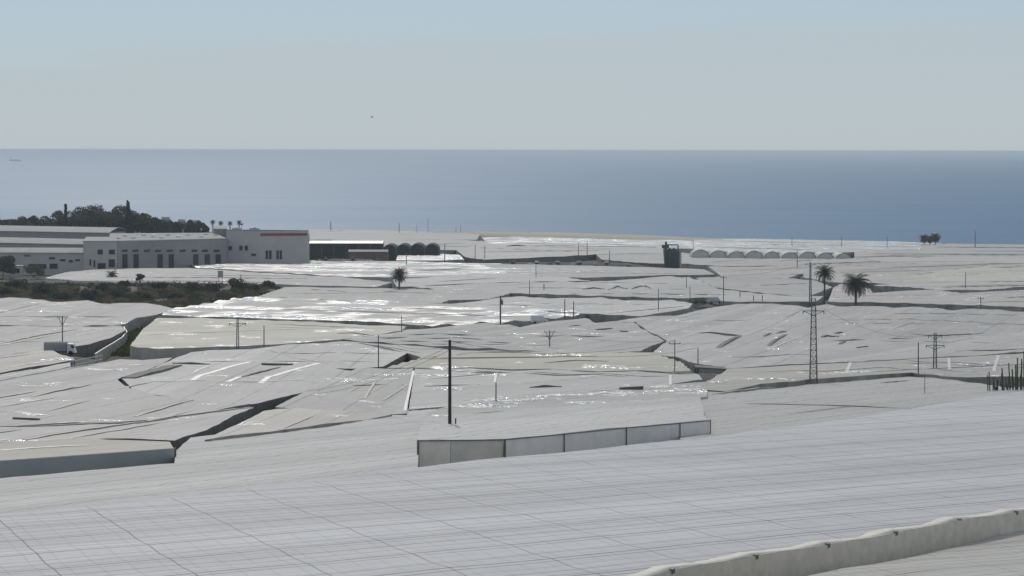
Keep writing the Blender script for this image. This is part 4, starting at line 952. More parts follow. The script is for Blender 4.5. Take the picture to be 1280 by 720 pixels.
# ------------------------------------------------------------------ poles, masts, cables
PG = 'utility poles among the greenhouses'
TOP = {}
def pole(key, x, yt, yb, label, kind='plain', r=0.13, mat='concrete_pole', gap=0.0, Y=None):
    q = at(x, yb, gap) if Y is None else pt(x, yb, Y)
    Yp = q.y; t = pt(x, yt, Yp); gz = ground(q.x, Yp)-0.4
    root = thing('utility_pole' if kind != 'mast' else 'lattice_mast', label, 'pole' if kind != 'mast' else 'mast', (q.x, Yp, gz+0.4), PG)
    base = Vector((q.x, Yp, gz)); top = Vector((t.x, Yp, t.z)); TOP[key] = top
    hgt = (top-base).length
    if kind == 'mast':
        w0, w1 = r*2, r*0.95; b = MB(); n = max(8, int(hgt/0.9)); rr = 0.05 if Yp < 600 else 0.085
        def cor(t_, i): 
            hw = (w0+(w1-w0)*t_)/2; sx, sy = ((-1,-1),(1,-1),(1,1),(-1,1))[i]; c_ = base.lerp(top, t_); return c_+Vector((sx*hw, sy*hw, 0))
        for i in range(4):
            b2 = MB(); b2.tube(cor(0, i), cor(1, i), rr*1.25, rr, 5); b2.build('mast_leg', 'steel', root)
        for k in range(n):
            for i in range(4):
                j = (i+1) % 4; a, c_ = (cor(k/n, i), cor((k+1)/n, j)) if (k+i) % 2 else (cor(k/n, j), cor((k+1)/n, i))
                b.tube(a, c_, rr*0.6, rr*0.6, 4, False); b.tube(cor((k+1)/n, i), cor((k+1)/n, j), rr*0.5, rr*0.5, 4, False)
        b.build('bracing', 'steel', root)
        arms = [(0.88, 1.7)] if Yp < 600 else [(0.97, 1.6)]
        if key == 'pylon': arms = [(0.96, 1.2), (0.78, 1.6)]
        for t_, L in arms:
            c_ = base.lerp(top, t_); b = MB()
            for s_ in (-1, 1):
                b.tube(c_, c_+Vector((s_*L, 0, 0)), 0.07, 0.05, 5); b.tube(c_-Vector((0,0,0.7)), c_+Vector((s_*L, 0, 0)), 0.05, 0.05, 5)
            b.build('crossarm', 'steel', root)
            for s_ in (-1, 1):
                b = MB(); b.lathe(c_+Vector((s_*(L-0.08), 0, -0.5)), [(0.03, 0), (0.09, 0.06), (0.05, 0.12), (0.09, 0.2), (0.05, 0.27), (0.09, 0.34), (0.03, 0.46)], 8); b.build('insulator', 'ceramic', root)
        return root
    b = MB(); b.tube(base, top, r*1.2, r*0.85, 10); b.build('shaft', mat, root)
    if kind == 'tee':
        b = MB(); b.box(top-Vector((0,0,0.5)), (1.9, 0.12, 0.14)); b.build('crossarm', 'steel', root)
        for s_ in (-0.85, 0, 0.85): b = MB(); b.lathe(top+Vector((s_, 0, -0.43 if s_ else 0)), [(0.03, 0), (0.08, 0.08), (0.04, 0.14), (0.07, 0.22), (0.02, 0.28)], 8); b.build('insulator', 'ceramic', root)
    if kind == 'wye':
        b = MB(); h0 = top-Vector((0,0,2.0))
        for s_ in (-1, 1): b.tube(h0, top+Vector((s_*0.8, 0, -0.3)), 0.07, 0.06, 6)
        b.box(top-Vector((0,0,0.35)), (2.2, 0.1, 0.1)); b.build('fork_arm', 'steel', root)
        for s_ in (-1, 1): b = MB(); b.lathe(top+Vector((s_, 0, -0.3)), [(0.03, 0), (0.08, 0.08), (0.04, 0.14), (0.07, 0.22), (0.02, 0.28)], 8); b.build('insulator', 'ceramic', root)
    if kind == 'box':
        b = MB(); b.box(top-Vector((-0.25, 0.25, 1.6)), (0.9, 0.7, 1.1)); b.tube(top-Vector((-0.25,0.25,1.0)), top-Vector((-0.25,0.25,0.7)), 0.3, 0.2, 8); b.build('transformer', 'steel', root)
        b = MB(); b.box(top-Vector((0,0,0.3)), (1.6, 0.12, 0.12)); b.build('crossarm', 'steel', root)
    return root
mainp = pole('main', 562.3, 425, 530, 'thick tarred wooden pole standing alone behind the screened wall', 'plain', 0.185, 'wood', gap=0.2)
b = MB(); t = TOP['main']; b.box(t-Vector((0,0,1.0)), (0.5, 0.1, 0.12)); b.build('bracket', 'steel', mainp)
q = at(569.5, 530, 0.2); st_ = thing('short_post', 'short dark stub post at the foot of the tarred pole', 'post', (q.x, q.y, ground(q.x, q.y)))
b = MB(); b.tube((q.x, q.y, ground(q.x, q.y)-0.2), (q.x, q.y, pt(569.5, 523, q.y).z), 0.08, 0.07, 8); b.build('shaft', 'wood', st_)
b = MB(); zz = pt(569.5, 523, q.y).z; b.box((q.x, q.y, zz), (0.22, 0.22, 0.08)); b.build('cap', 'steel', st_)
pole('mast', 1017, 373, 473, 'tall steel lattice mast standing in front of the two large palms', 'mast', 0.62)
pole('mast_far', 1013, 328, 377, 'thin distant lattice mast just above and behind the tall one', 'mast', 0.38)
pole('pylon', 1169, 416, 460, 'slim lattice pylon with two arms at the right, beside a plain dark pole', 'mast', 0.36)
pole('lat', 297, 397, 433, 'slim lattice pole rising from the cream roof near its left half', 'mast', 0.30)
LST = [
 ('a', 330, 407, 431, 'thin pole on the lower edge of the cream roof with a pale cap', 'plain', .11),
 ('b', 78, 395, 431, 'grey pole with forked arms beside the parked lorry', 'wye', .12),
 ('c', 473, 419, 457, 'thin pole at the left end of the narrow cream band', 'plain', .10),
 ('d', 502, 395, 414, 'thin pole in the wedge right of the large cream roof', 'plain', .11),
 ('e', 625.5, 370, 403, 'thick pole with a transformer box below the sparkling roof', 'box', .2),
 ('f', 706, 374, 397, 'left of two twin poles right of the small white van', 'plain', .15),
 ('g', 717, 377, 397, 'right of two twin poles right of the small white van', 'plain', .15),
 ('h', 687, 413, 434, 'pole with forked arms on the grey roof right of the tarred pole', 'wye', .12),
 ('i', 823, 361, 388, 'thin pole at the right end of the row of low humps', 'plain', .13),
 ('j', 862.5, 358, 375, 'short thin pole by the vans on the dark road', 'plain', .12),
 ('k', 904.5, 345, 381, 'tall thin pole left of the slim feathery palm', 'tee', .14),
 ('l', 858, 343, 359, 'thin pole below the green tanks', 'plain', .13),
 ('m', 843.5, 426, 464, 'thin pole with a small crossarm left of the open dark shed', 'tee', .09),
 ('n', 872.5, 435, 460, 'short thin pole directly behind the open dark shed', 'plain', .09),
 ('o', 662, 350, 368, 'thin pole standing above the dark road, left of a shorter one', 'plain', .12),
 ('p', 680, 355, 362, 'very short dark post above the dark road', 'plain', .2),
 ('q', 670, 331, 347, 'thin pole below the row of parked vehicles', 'plain', .14),
 ('r', 606, 307, 323, 'thin far pole at the left end of the yard of vehicles', 'plain', .2),
 ('s', 723, 303, 319, 'left of two far twin poles behind the vehicle row', 'plain', .2),
 ('t', 734, 303, 319, 'right of two far twin poles behind the vehicle row', 'plain', .2),
 ('u', 762, 313, 326, 'thin far pole at the right end of the vehicle row', 'plain', .2),
 ('v', 866.5, 300, 316, 'thin far pole just right of the green tanks', 'plain', .18),
 ('w', 990, 296, 307, 'first thin pole on the coast right of the green tanks', 'plain', .2),
 ('x', 1052, 296, 308, 'second thin pole on the coast right of the green tanks', 'plain', .2),
 ('y', 1109, 296, 309, 'third thin pole on the coast, left of the seaside palms', 'plain', .2),
 ('z', 1219, 289, 309, 'tall dark pole on the coast right of the seaside palms', 'plain', .28),
 ('aa', 996.5, 313, 334, 'thin pole in front of the pale arched tunnels', 'plain', .18),
 ('ab', 1207, 340, 360, 'thin pole by the yellowish cream roof at the right', 'plain', .14),
 ('ac', 1226, 371, 386, 'short pole with a crossarm by the road at the right', 'tee', .14),
 ('ad', 1148, 428, 468, 'plain dark pole left of the slim pylon', 'plain', .10),
 ('ae', 1156, 466, 488, 'short thin post on the big white slope below the pylon', 'plain', .05),
 ('af', 620, 478, 500, 'thin post right of the tarred pole, rising at a roof edge', 'plain', .09),
 ('ag', 413.5, 277, 288, 'short far pole against the sea right of the striped warehouse', 'plain', .35),
 ('ah', 499, 279, 291, 'dark far pole against the sea above the arched dark tunnels', 'plain', .25),
 ('ai', 535, 273, 291, 'tallest thin far pole against the sea above the dark tunnels', 'plain', .18),
 ('aj', 521, 281, 291, 'faint far pole between two others against the sea', 'plain', .15),
 ('ak', 570, 281, 291, 'left of two faint far poles at the left end of the beach', 'plain', .15),
 ('al', 575.5, 281, 291, 'right of two faint far poles at the left end of the beach', 'plain', .15),
 ('am', 556, 305, 326, 'thin far pole right of the four dark tunnels', 'plain', .22),
 ('an', 594, 306, 322, 'left pole of a far pair left of the vehicle yard', 'plain', .2),
 ('ao', 508, 316, 331, 'thin pole in front of the bright low roof by the dark tunnels', 'plain', .2),
 ('ap', 925, 363, 371, 'short signpost at the foot of the humped roofs, left of two others', 'plain', .16),
 ('aq', 942, 369, 376, 'short post by the road, middle one of three', 'plain', .16),
 ('ar', 953, 369, 376, 'short post by the road, nearest the tall lattice mast', 'plain', .16),
 ('as', 172, 342, 352, 'thin pole in the scrub behind the road rail', 'tee', .16),
 ('at', 301, 343, 356, 'thin pole at the right end of the scrub bank', 'plain', .16),
]
for k_, x, yt, yb, lab, kind, r_ in LST: pole(k_, x, yt, yb, lab, kind, r_)
def cable(label, a, c, sag, r=0.022, drop=0.0):
    a = a-Vector((0, 0, drop)); c = c-Vector((0, 0, drop)); P = []
    for i in range(25): t = i/24; p = a.lerp(c, t); p.z -= sag*4*t*(1-t); P.append(p)
    b = MB(); b.path(P, r, 5); o = b.build('power_cable', 'cable'); tag(o, label, 'cable', 'overhead cables')
cable('upper cable sagging from the tarred pole right to the thin pole by the open shed', TOP['main']-Vector((0,0,.15)), TOP['n'], 1.6)
cable('lower cable from the tarred pole right to the pole with a small crossarm', TOP['main']-Vector((0,0,.9)), TOP['m'], 1.2)
cable('cable between the forked pole and the pole with a small crossarm', TOP['h'], TOP['m'], 1.0)
cable('upper cable from the tarred pole down left to the far thin pole', TOP['main']-Vector((0,0,.6)), TOP['c'], 1.2, 0.018)
q1, q2 = at(382, 489, 0.3), at(396, 492, 0.3)
cable('upper of two cables descending left from the tarred pole to the alley', TOP['main']-Vector((0,0,.7)), q1, 0.8, 0.02)
cable('lower of two cables descending left from the tarred pole to the alley', TOP['main']-Vector((0,0,1.1)), q2, 0.8, 0.02)
cable('thin cable between the distant lattice mast and the pole left of it', TOP['mast_far'], TOP['k'], 1.0, 0.03)
cable('long cable from the tall lattice mast to the slim pylon', TOP['mast']-Vector((-1.6,0,1.6)), TOP['pylon']-Vector((1.1,0,.6)), 1.5, 0.02)
cable('long cable from the tall lattice mast left to the thin pole with crossarm', TOP['mast']-Vector((1.6,0,1.6)), TOP['m']-Vector((-.8,0,.4)), 1.8, 0.02)

# ------------------------------------------------------------------ plants
def leaf_cloud(b, c, rad, n, size, rnd, flat=0.8):
    for i in range(n):
        d = Vector((rnd.gauss(0,1), rnd.gauss(0,1), rnd.gauss(0,1))).normalized()*rad*(0.45+0.55*rnd.random()**0.5)
        d.z *= flat
        p = c+d; a = Vector((rnd.uniform(-1,1), rnd.uniform(-1,1), rnd.uniform(-1,1))).normalized()*size*rnd.uniform(.6,1.3)
        e = a.cross(Vector((rnd.uniform(-1,1), rnd.uniform(-1,1), rnd.uniform(-1,1)))).normalized()*size*rnd.uniform(.5,1)
        k = len(b.v); b.v += [p-a-e*0.4, p+a*0.2-e, p+a+e*0.3, p-a*0.1+e]; b.f.append((k, k+1, k+2, k+3))
def tree(name, label, x, yt, w_px, Y, kind='round', group='trees behind the warehouses', seed=1, mat='leaf', cat='tree'):
    rnd = random.Random(seed); k = Y/F; top = pt(x, yt, Y); g = ground(top.x, Y); hgt = top.z-g; rw = w_px*k/2
    root = thing(name, label, cat, (top.x, Y, g), group); base = Vector((top.x, Y, g-0.3))
    b = MB()
    tt = base+Vector((rnd.uniform(-.4,.4), 0, hgt*(0.55 if kind == 'round' else 0.97)))
    b.tube(base, tt, max(0.2, hgt*0.022), max(0.08, hgt*0.01) if kind == 'round' else 0.06, 8)
    cr = MB(); leafs = max(0.35, 0.9*k)
    if kind == 'round':
        n = 22
        for i in range(n):
            an = i*2.4+rnd.random(); rr = rw*0.85*math.sqrt((i+0.5)/n); hz = hgt*(0.90-0.30*(rr/rw)**2-0.5*rnd.random()**1.2)
            c = Vector((top.x+rr*math.cos(an), Y+rr*math.sin(an), g+hz)); cr_r = rw*rnd.uniform(0.28, 0.44)
            b.tube(base.lerp(tt, rnd.uniform(0.5, 1)), c, 0.12, 0.05, 5, False)
            leaf_cloud(cr, c, cr_r, 230, leafs*1.3, rnd, 0.8)
    elif kind == 'norfolk':
        n = 30
        for i in range(n):
            t = 0.2+0.78*i/(n-1); rr = rw*(1.12-t)*1.15+0.25; zc = base.z+hgt*t
            for j in range(6):
                an = j*math.pi/3+i*0.5+rnd.random()*0.4; rj = rr*rnd.uniform(.6, 1.1); e = Vector((top.x+rj*math.cos(an), Y+rj*math.sin(an), zc+rj*0.15)); o_ = Vector((top.x, Y, zc))
                b.tube(o_, e, 0.05, 0.03, 4, False)
                if seed == 32 and rnd.random() < 0.35: continue
                for s_ in range(3): leaf_cloud(cr, o_.lerp(e, 0.3+0.3*s_), rr*0.2+0.25, 9, 0.42*max(1, k*1.3), rnd, 0.7)
    b.build('trunk', 'bark', root); cr.build('crown', mat, root)
    return root
TREES = [(-14, 270, 26, 1530, 'dark rounded tree cut by the left edge behind the sheds'),
 (4, 270, 20, 1560, 'small dark tree second from the left edge behind the sheds'), (25, 266, 24, 1540, 'dark domed tree standing apart left of the big grove'),
 (50, 268, 26, 1570, 'low dark tree between the domed one and the big grove'), (76, 264, 28, 1530, 'dark tree at the left end of the big grove, under the spire'),
 (98, 262, 30, 1560, 'broad dark tree in the left half of the big grove'), (118, 259, 32, 1540, 'broad tree in the middle of the big grove, slightly taller'),
 (140, 256.5, 34, 1560, 'tallest broad tree at the crest of the big grove'), (156, 258, 24, 1535, 'dense tree at the right end of the crest, under the wispy pine'),
 (172, 266, 22, 1560, 'lower tree on the right slope of the big grove'), (186, 271, 20, 1550, 'small tree at the right foot of the big grove'),
 (200, 273, 18, 1570, 'small dark tree in front of the first seaside villa'), (218, 275, 16, 1590, 'small tree below the second seaside villa'),
 (240, 274, 14, 1600, 'small tree by the third seaside villa'), (252, 276, 12, 1610, 'last small tree before the row of little palms'),
 (4, 318, 20, 1285, 'dark leafy tree at the left edge in front of the low shed')]
for i, (x, yt, w_, Y, lab) in enumerate(TREES): tree('broad_tree', lab, x, yt-(4 if 70 < x < 190 else 1), w_*1.5, Y, 'round', 'trees behind the warehouses', i+3)
tree('norfolk_pine', 'narrow spire shaped pine rising above the left part of the grove', 82, 254, 5, 1525, 'norfolk', seed=31, mat='leaf_dark')
tree('norfolk_pine', 'wispy open topped pine rising above the right part of the grove', 160, 249.5, 9, 1530, 'norfolk', seed=32, mat='leaf_dark')

def palm(label, x, yt, wpx, yb=None, Y=None, nf=46, seed=1, group='palm trees', trunk_r=0.22, droop=1.0, crown_frac=None):
    rnd = random.Random(seed)
    if Y is None: Y = at(x, yb, 0).y
    k = Y/F; top = pt(x, yt, Y); g = ground(top.x, Y); L = wpx*k/2*1.12
    cz = top.z-L*0.62; root = thing('palm_tree', label, 'palm', (top.x, Y, g), group)
    b = MB(); m_ = 12
    prof = [(trunk_r*(1.5 if i == 0 else 1.05+0.12*(i % 2)), (cz-g+0.3)*i/m_) for i in range(m_)] + [(trunk_r*1.7, (cz-g+0.3)*0.97), (trunk_r*0.8, (cz-g+0.3)*1.06)]
    b.lathe((top.x, Y, g-0.3), prof, 10); b.build('trunk', 'bark', root)
    cr = MB(); wleaf = max(0.07, 0.30*k)
    for i in range(nf):
        an = i*2.39996+rnd.uniform(-.2,.2); el = R(82-118*(i/nf)**0.85)+rnd.uniform(-.12,.12); l_ = L*rnd.uniform(0.85, 1.1)
        dirh = Vector((math.cos(an), math.sin(an), 0)); p = Vector((top.x, Y, cz)); pts_ = [p.copy()]; e = el; ns = 9
        for s_ in range(ns):
            p = p+(dirh*math.cos(e)+Vector((0,0,math.sin(e))))*l_/ns; e -= 0.16*droop*(0.6+s_*0.09); pts_.append(p.copy())
        cr.path(pts_, 0.035*max(1, k*1.5), 4)
        sd_ = Vector((-dirh.y, dirh.x, 0))
        for s_ in range(1, ns+1):
            for fr_ in (0.0, 0.5):
                c = pts_[s_-1].lerp(pts_[s_], fr_) ; tg = (pts_[s_]-pts_[s_-1]).normalized(); ll = l_*0.24*math.sin(math.pi*(0.12+0.8*(s_+fr_)/(ns+1)))
                for sg_ in (-1, 1):
                    tip = c+(sd_*sg_*0.8+tg*0.55+Vector((0,0,-0.35))).normalized()*ll
                    kk_ = len(cr.v); cr.v += [c-tg*wleaf, c+tg*wleaf, tip]; cr.f.append((kk_, kk_+1, kk_+2))
    cr.build('fronds', 'palm_leaf', root)
    return root
palm('slim feathery palm with a tall bare trunk beside the lattice mast', 1031, 331.5, 28, yb=377, seed=5, nf=64, trunk_r=0.24)
palm('rounder full crowned palm right of the slim one', 1070, 340.5, 39, yb=379, seed=8, nf=110, droop=1.25, trunk_r=0.34)
palm('low wide palm standing alone among the roofs left of centre', 499, 334.5, 24, yb=361, seed=12, nf=80, droop=1.1, trunk_r=0.3)
palm('low bushy palm behind the road rail in the scrub', 140, 338, 19, Y=1180, seed=14, nf=40, trunk_r=0.3)
for i, (x, yt, w_) in enumerate(((1155, 292.5, 14), (1162.5, 293.5, 13), (1169.5, 290.5, 16))):
    palm('%s of three ragged seaside palms at the right' % ('leftmost', 'middle', 'rightmost')[i], x, yt, w_, Y=1880+i*6, seed=20+i, nf=54, droop=1.5, group='trio of seaside palms', trunk_r=0.28)
for i, (x, yt) in enumerate(((266, 275), (276, 276), (287.5, 276.5), (299, 275.5))):
    palm('%s little palm from the left in the row beside the striped warehouse' % ('first', 'second', 'third', 'fourth')[i], x, yt, 8, Y=1780, seed=30+i, nf=24, group='row of little palms', trunk_r=0.3)
palm('lone little palm at the right foot of the grove', 181, 267, 8, Y=1600, seed=41, nf=24, group='row of little palms', trunk_r=0.3)

# bushes on the scrub bank
BS = [(42, 347, 28, 18, 'tall dark bush by the road rail left of two low ones'), (78, 350, 17, 9, 'left of two low round bushes by the road rail'), (108, 350, 17, 9, 'right of two low round bushes by the road rail'),
 (175, 354, 11, 14, 'slender dark bush right of the bushy palm'), (20, 360, 26, 12, 'broad bush near the left edge of the scrub bank'), (52, 366, 24, 12, 'wide bush below the tall dark one'),
 (78, 376, 26, 13, 'bush above the wavy edge of the left roof'), (112, 375, 28, 14, 'largest dark bush above the left roof, beside a bare patch'), (145, 374, 18, 14, 'upright dark bush right of the largest one'),
 (128, 363, 18, 9, 'small bush in the middle of the scrub'), (155, 358, 14, 7, 'tiny bush just below the bushy palm'), (198, 362, 22, 9, 'flat bush in the middle right of the scrub'), (240, 364, 26, 12, 'round bush left of the signboard'),
 (268, 366, 22, 12, 'dense bush under the signboard'), (297, 362, 26, 14, 'large round bush right of the signboard'), (336, 360, 18, 11, 'last bush at the right tip of the scrub'), (220, 374, 20, 7, 'low scrubby bush by the bare strip'),
 (8, 368, 18, 8, 'little bush at the left edge above the wavy roof'), (320, 364, 14, 9, 'small bush between the last two large ones'), (178, 374, 20, 8, 'low bush just above the tip of the left roof')]
for i, (x, yb, w_, h_, lab) in enumerate(BS):
    rnd = random.Random(100+i); g0 = gat(x, yb); k = g0.y/F; root = thing('bush', lab, 'bush', g0, 'bushes on the scrub bank')
    cr = MB(); st2 = MB()
    for j in range(9):
        c = g0+Vector((rnd.uniform(-.36,.36)*w_*k, rnd.uniform(-.4,.4)*w_*k, h_*k*rnd.uniform(.3,.72)))
        st2.tube(g0-Vector((0,0,.2)), c, 0.08, 0.04, 4, False); leaf_cloud(cr, c, w_*k*rnd.uniform(.16,.26), 110, 0.34, rnd, 0.75)
    st2.build('stem', 'bark', root); cr.build('foliage', 'bush' if i % 3 else 'leaf', root)
# dry grass tufts, far too many to count
rnd = random.Random(9); b = MB(); b2 = MB()
for i in range(19000):
    x = rnd.uniform(-30, 350); y = rnd.uniform(350, 388)
    g0 = gat(x, y)
    if mnoise.noise(Vector((x/30, y/6, 2))) < -0.38: continue
    if 352 < y < 355.5 and rnd.random() < 0.9: continue
    h_ = rnd.uniform(.3, 1.0)
    tgt = b if mnoise.noise(Vector((x/18, y/5, 9))) > 0 else b2
    for j in range(3):
        an = rnd.random()*6.28; d = Vector((math.cos(an), math.sin(an), 0))*rnd.uniform(.3, .9); k0 = len(tgt.v)
        tgt.v += [g0-d, g0+d, g0+d*0.3+Vector((rnd.uniform(-.2,.2), 0, h_))]; tgt.f.append((k0, k0+1, k0+2))
o = b.build('dry_grass', 'dry'); o['kind'] = 'stuff'; o['label'] = 'dry pale grass on the scrub bank'; o = b2.build('low_scrub', 'bush'); o['kind'] = 'stuff'; o['label'] = 'low dark scrub on the bank'
b = MB()
for i in range(2600):
    x = rnd.uniform(128, 196); y = rnd.uniform(398, 446)
    g0 = gat(x, y)
    h_ = rnd.uniform(.25, .9)
    for j in range(3):
        an = rnd.random()*6.28; d = Vector((math.cos(an), math.sin(an), 0))*rnd.uniform(.2, .6); k0 = len(b.v)
        b.v += [g0-d, g0+d, g0+d*0.3+Vector((0, 0, h_))]; b.f.append((k0, k0+1, k0+2))
o = b.build('grass', 'grass'); o['kind'] = 'stuff'; o['label'] = 'green grass in the ditch beside the cream roof'
# cactus clump
CG = 'cacti on the right hand slope'
def cactus(label, x, yb, stems, seed):
    rnd = random.Random(seed); q = at(x, yb, -0.3); g = ground(q.x, q.y); k = q.y/F; root = thing('columnar_cactus', label, 'cactus', (q.x, q.y, g), CG)
    for dx, hp, lean in stems:
        p = Vector((q.x+dx*k, q.y+rnd.uniform(-.6,.6), g-0.2)); tot = hp*k+(q.z-g); P = []
        for i in range(8): t = i/7; P.append(p+Vector((lean*k*t**1.4, rnd.uniform(-.05,.05), (tot+.2)*t)))
        b = MB(); rr = rnd.uniform(.10, .15)
        for i in range(7): b.tube(P[i], P[i+1], rr*(1-0.03*i+0.12*(i % 2)), rr*(0.97-0.03*i), 7)
        b.lathe(P[-1], [(rr*.8, 0), (rr*.6, rr*.6), (rr*.15, rr)], 7)
        if rnd.random() < .45: 
            m_ = P[4]; sd_ = rnd.choice((-1, 1)); b.tube(m_, m_+Vector((sd_*.35,0,.12)), rr*.7, rr*.7, 6); b.tube(m_+Vector((sd_*.35,0,.08)), m_+Vector((sd_*.42,0,.9)), rr*.7, rr*.5, 6)
        b.build('stem', 'cactus', root)
cactus('small leaning cactus at the left end of the cactus clump', 1238, 487, [(-3, 18, -1.5), (0, 22, -2), (3, 14, 2), (6, 10, 4)], 1)
cactus('middle cactus of the clump with uneven upright stems', 1253, 487, [(-4, 12, -2), (0, 20, -2), (3, 26, -3), (6, 16, 3), (-7, 10, -4)], 2)
cactus('tall cactus of the clump close to the right edge', 1268, 486, [(-5, 32, -3), (-1, 24, -2), (2, 30, -1), (5, 38, -1), (8, 34, 1), (-8, 14, -3)], 3)
cactus('cactus cut by the right edge, its stems reaching highest', 1280, 485, [(-3, 36, -1), (0, 46, -1), (3, 40, 1), (6, 30, 2), (9, 42, 2)], 4)

# ------------------------------------------------------------------ road, rail, signboard, railings, beach
def ribbon(name, top, bot, mat, lift, off=None):
    b = MB(); n = len(top)
    for i in range(n):
        for x, y in (top[i], bot[i]):
            p = gat(x, y) if off is None else at(x, y, off); b.v.append(p+Vector((0, 0, lift)))
    for i in range(n-1): k = i*2; b.f.append((k+1, k+3, k+2, k))
    return b.build(name, mat)
xs = [-60+i*8 for i in range(52)]
M['asphalt'] = plain('worn_asphalt', (0.09, 0.09, 0.09), 0.85, 0.25, 0.3)
b = MB(); gs = [gat(x, 353.6) for x in xs]; ymid = sorted(p.y for p in gs)[len(gs)//2]
X0 = min(p.x for p in gs)-20; X1 = max(p.x for p in gs); n = 60
for i in range(n+1):
    x = X0+(X1-X0)*i/n
    for dy in (-3.2, -1, 1, 3.2): b.v.append(Vector((x, ymid+dy, ground(x, ymid+dy)+0.12)))
for i in range(n):
    for j in range(3): k = i*4+j; b.f.append((k, k+4, k+5, k+1))
struct(b.build('road', 'asphalt'))
gr = thing('guard_rail', 'long pale guard rail running along the road through the scrub', 'guard rail', (X0, ymid-4, ground(X0, ymid-4)))
b = MB(); P = [Vector((X0+(X1-X0)*i/n, ymid-4, ground(X0+(X1-X0)*i/n, ymid-4)+0.75)) for i in range(n+1)]
for a, c in zip(P[:-1], P[1:]): b.hexa([a+Vector((0,-.03,-.16)), c+Vector((0,-.03,-.16)), c+Vector((0,.03,-.16)), a+Vector((0,.03,-.16)), a+Vector((0,-.03,.16)), c+Vector((0,-.03,.16)), c+Vector((0,.03,.16)), a+Vector((0,.03,.16))])
b.build('rail', 'sheet_white', gr)
for p in P[::2]: b = MB(); b.box(p-Vector((0,-.08,.4)), (.12, .1, .9)); b.build('rail_post', 'steel', gr)
# yards where the vehicles stand
M['yard_tar'] = plain('oily_yard_surface', (0.05, 0.048, 0.045), 0.9, 0.35, 0.2)
for X0_, X1_, Y0_, Y1_ in ((-22, 84, 1368, 1474), (-112, -52, 1440, 1500)):
    b = MB(); nx, ny = 40, 36
    for j in range(ny+1):
        for i in range(nx+1):
            x = X0_+(X1_-X0_)*i/nx; y = Y0_+(Y1_-Y0_)*j/ny; b.v.append(Vector((x, y, ground(x, y)+0.22)))
    for j in range(ny):
        for i in range(nx): a = j*(nx+1)+i; b.f.append((a, a+1, a+nx+2, a+nx+1))
    struct(b.build('yard', 'yard_tar'))
# signboard
Y = ymid-15; c = pt(275.5, 342, Y); g = ground(c.x, Y); sb = thing('signboard', 'small upright signboard on two posts above the scrub', 'sign', (c.x, Y, g))
k = Y/F; b = MB(); b.box((c.x, Y, pt(275, 342.5, Y).z), (6.5*k, .15, 8*k)); b.build('board', 'stucco_grey', sb)
b = MB(); b.box((c.x, Y-.09, pt(275, 342.5, Y).z), (5.7*k, .03, 7.2*k)); b.build('sign_face', 'wall_grey', sb)
for s_ in (-1, 1): b = MB(); b.tube((c.x+s_*2.6*k, Y+.15, g-.3), (c.x+s_*2.6*k, Y+.15, pt(275, 340, Y).z), .09); b.build('post', 'steel', sb)
# white railing in the yard
q0, q1 = at(88, 457.5, -0.1), at(128, 449, -0.1); rl = thing('yard_railing', 'white barred railing along the yard edge near the lorry', 'railing', (q0.x, q0.y, ground(q0.x, q0.y)))
b = MB()
for dz in (0, 0.75): b.tube(q0+Vector((0,0,dz)), q1+Vector((0,0,dz)), 0.04)
b.build('rail', 'sheet_white', rl)
for i in range(14): q = q0.lerp(q1, i/13); b = MB(); b.tube((q.x, q.y, ground(q.x, q.y)), (q.x, q.y, q.z+.85), .045); b.build('bar', 'sheet_white', rl)
# low white kerb wall winding round the ditch
P = [at(x, y, -0.8) for x, y in ((119, 442), (130, 435), (142, 428), (153, 421), (158.5, 414), (155, 409), (156, 403), (166, 397), (180, 393))]
b = MB(); D = []
for a, c in zip(P[:-1], P[1:]):
    for i in range(6): D.append(a.lerp(c, i/6))
D.append(P[-1])
for i, p in enumerate(D):
    d = (D[min(i+1, len(D)-1)]-D[max(i-1, 0)]); d.z = 0; d.normalize(); s_ = Vector((d.y, -d.x, 0))*.15
    for q, z in ((p-s_, ground(p.x, p.y)-.3), (p+s_, ground(p.x, p.y)-.3), (p+s_, p.z), (p-s_, p.z)): b.v.append(Vector((q.x, q.y, z)))
for i in range(len(D)-1):
    for j in range(4): a = i*4+j; c = i*4+(j+1) % 4; b.f.append((a, c, c+4, a+4))
b.f.append((0,1,2,3)); kk_ = (len(D)-1)*4; b.f.append((kk_+3, kk_+2, kk_+1, kk_))
tag(b.build('ditch_wall', 'wall_grey'), 'low pale wall curving around the grassy ditch', 'wall')
# beach
M['sand'] = plain('beach_sand', (0.46, 0.43, 0.35), 0.95, 0.12, 0.05)
T = [(540, 290), (600, 289.3), (640, 290), (700, 290.5), (760, 292.5), (820, 294.5), (870, 297), (905, 299)]
Bm = [(540, 292), (600, 293.5), (640, 296), (700, 297.2), (760, 298.5), (820, 300), (870, 301), (905, 301)]
b = MB()
for (x, y), (x2, y2) in zip(T, Bm):
    p, q = at(x, y, 0.2), at(x2, y2, -0.3); d = (p-q); d.normalize()
    s_ = p+Vector((0, 60, -12)); b.v += [q-Vector((0, 6, 3)), q, q.lerp(p, .5)+Vector((0,0,.25)), p, s_]
for i in range(len(T)-1):
    for j in range(4): k = i*5+j; b.f.append((k, k+5, k+6, k+1))
struct(b.build('beach', 'sand', smooth=True))

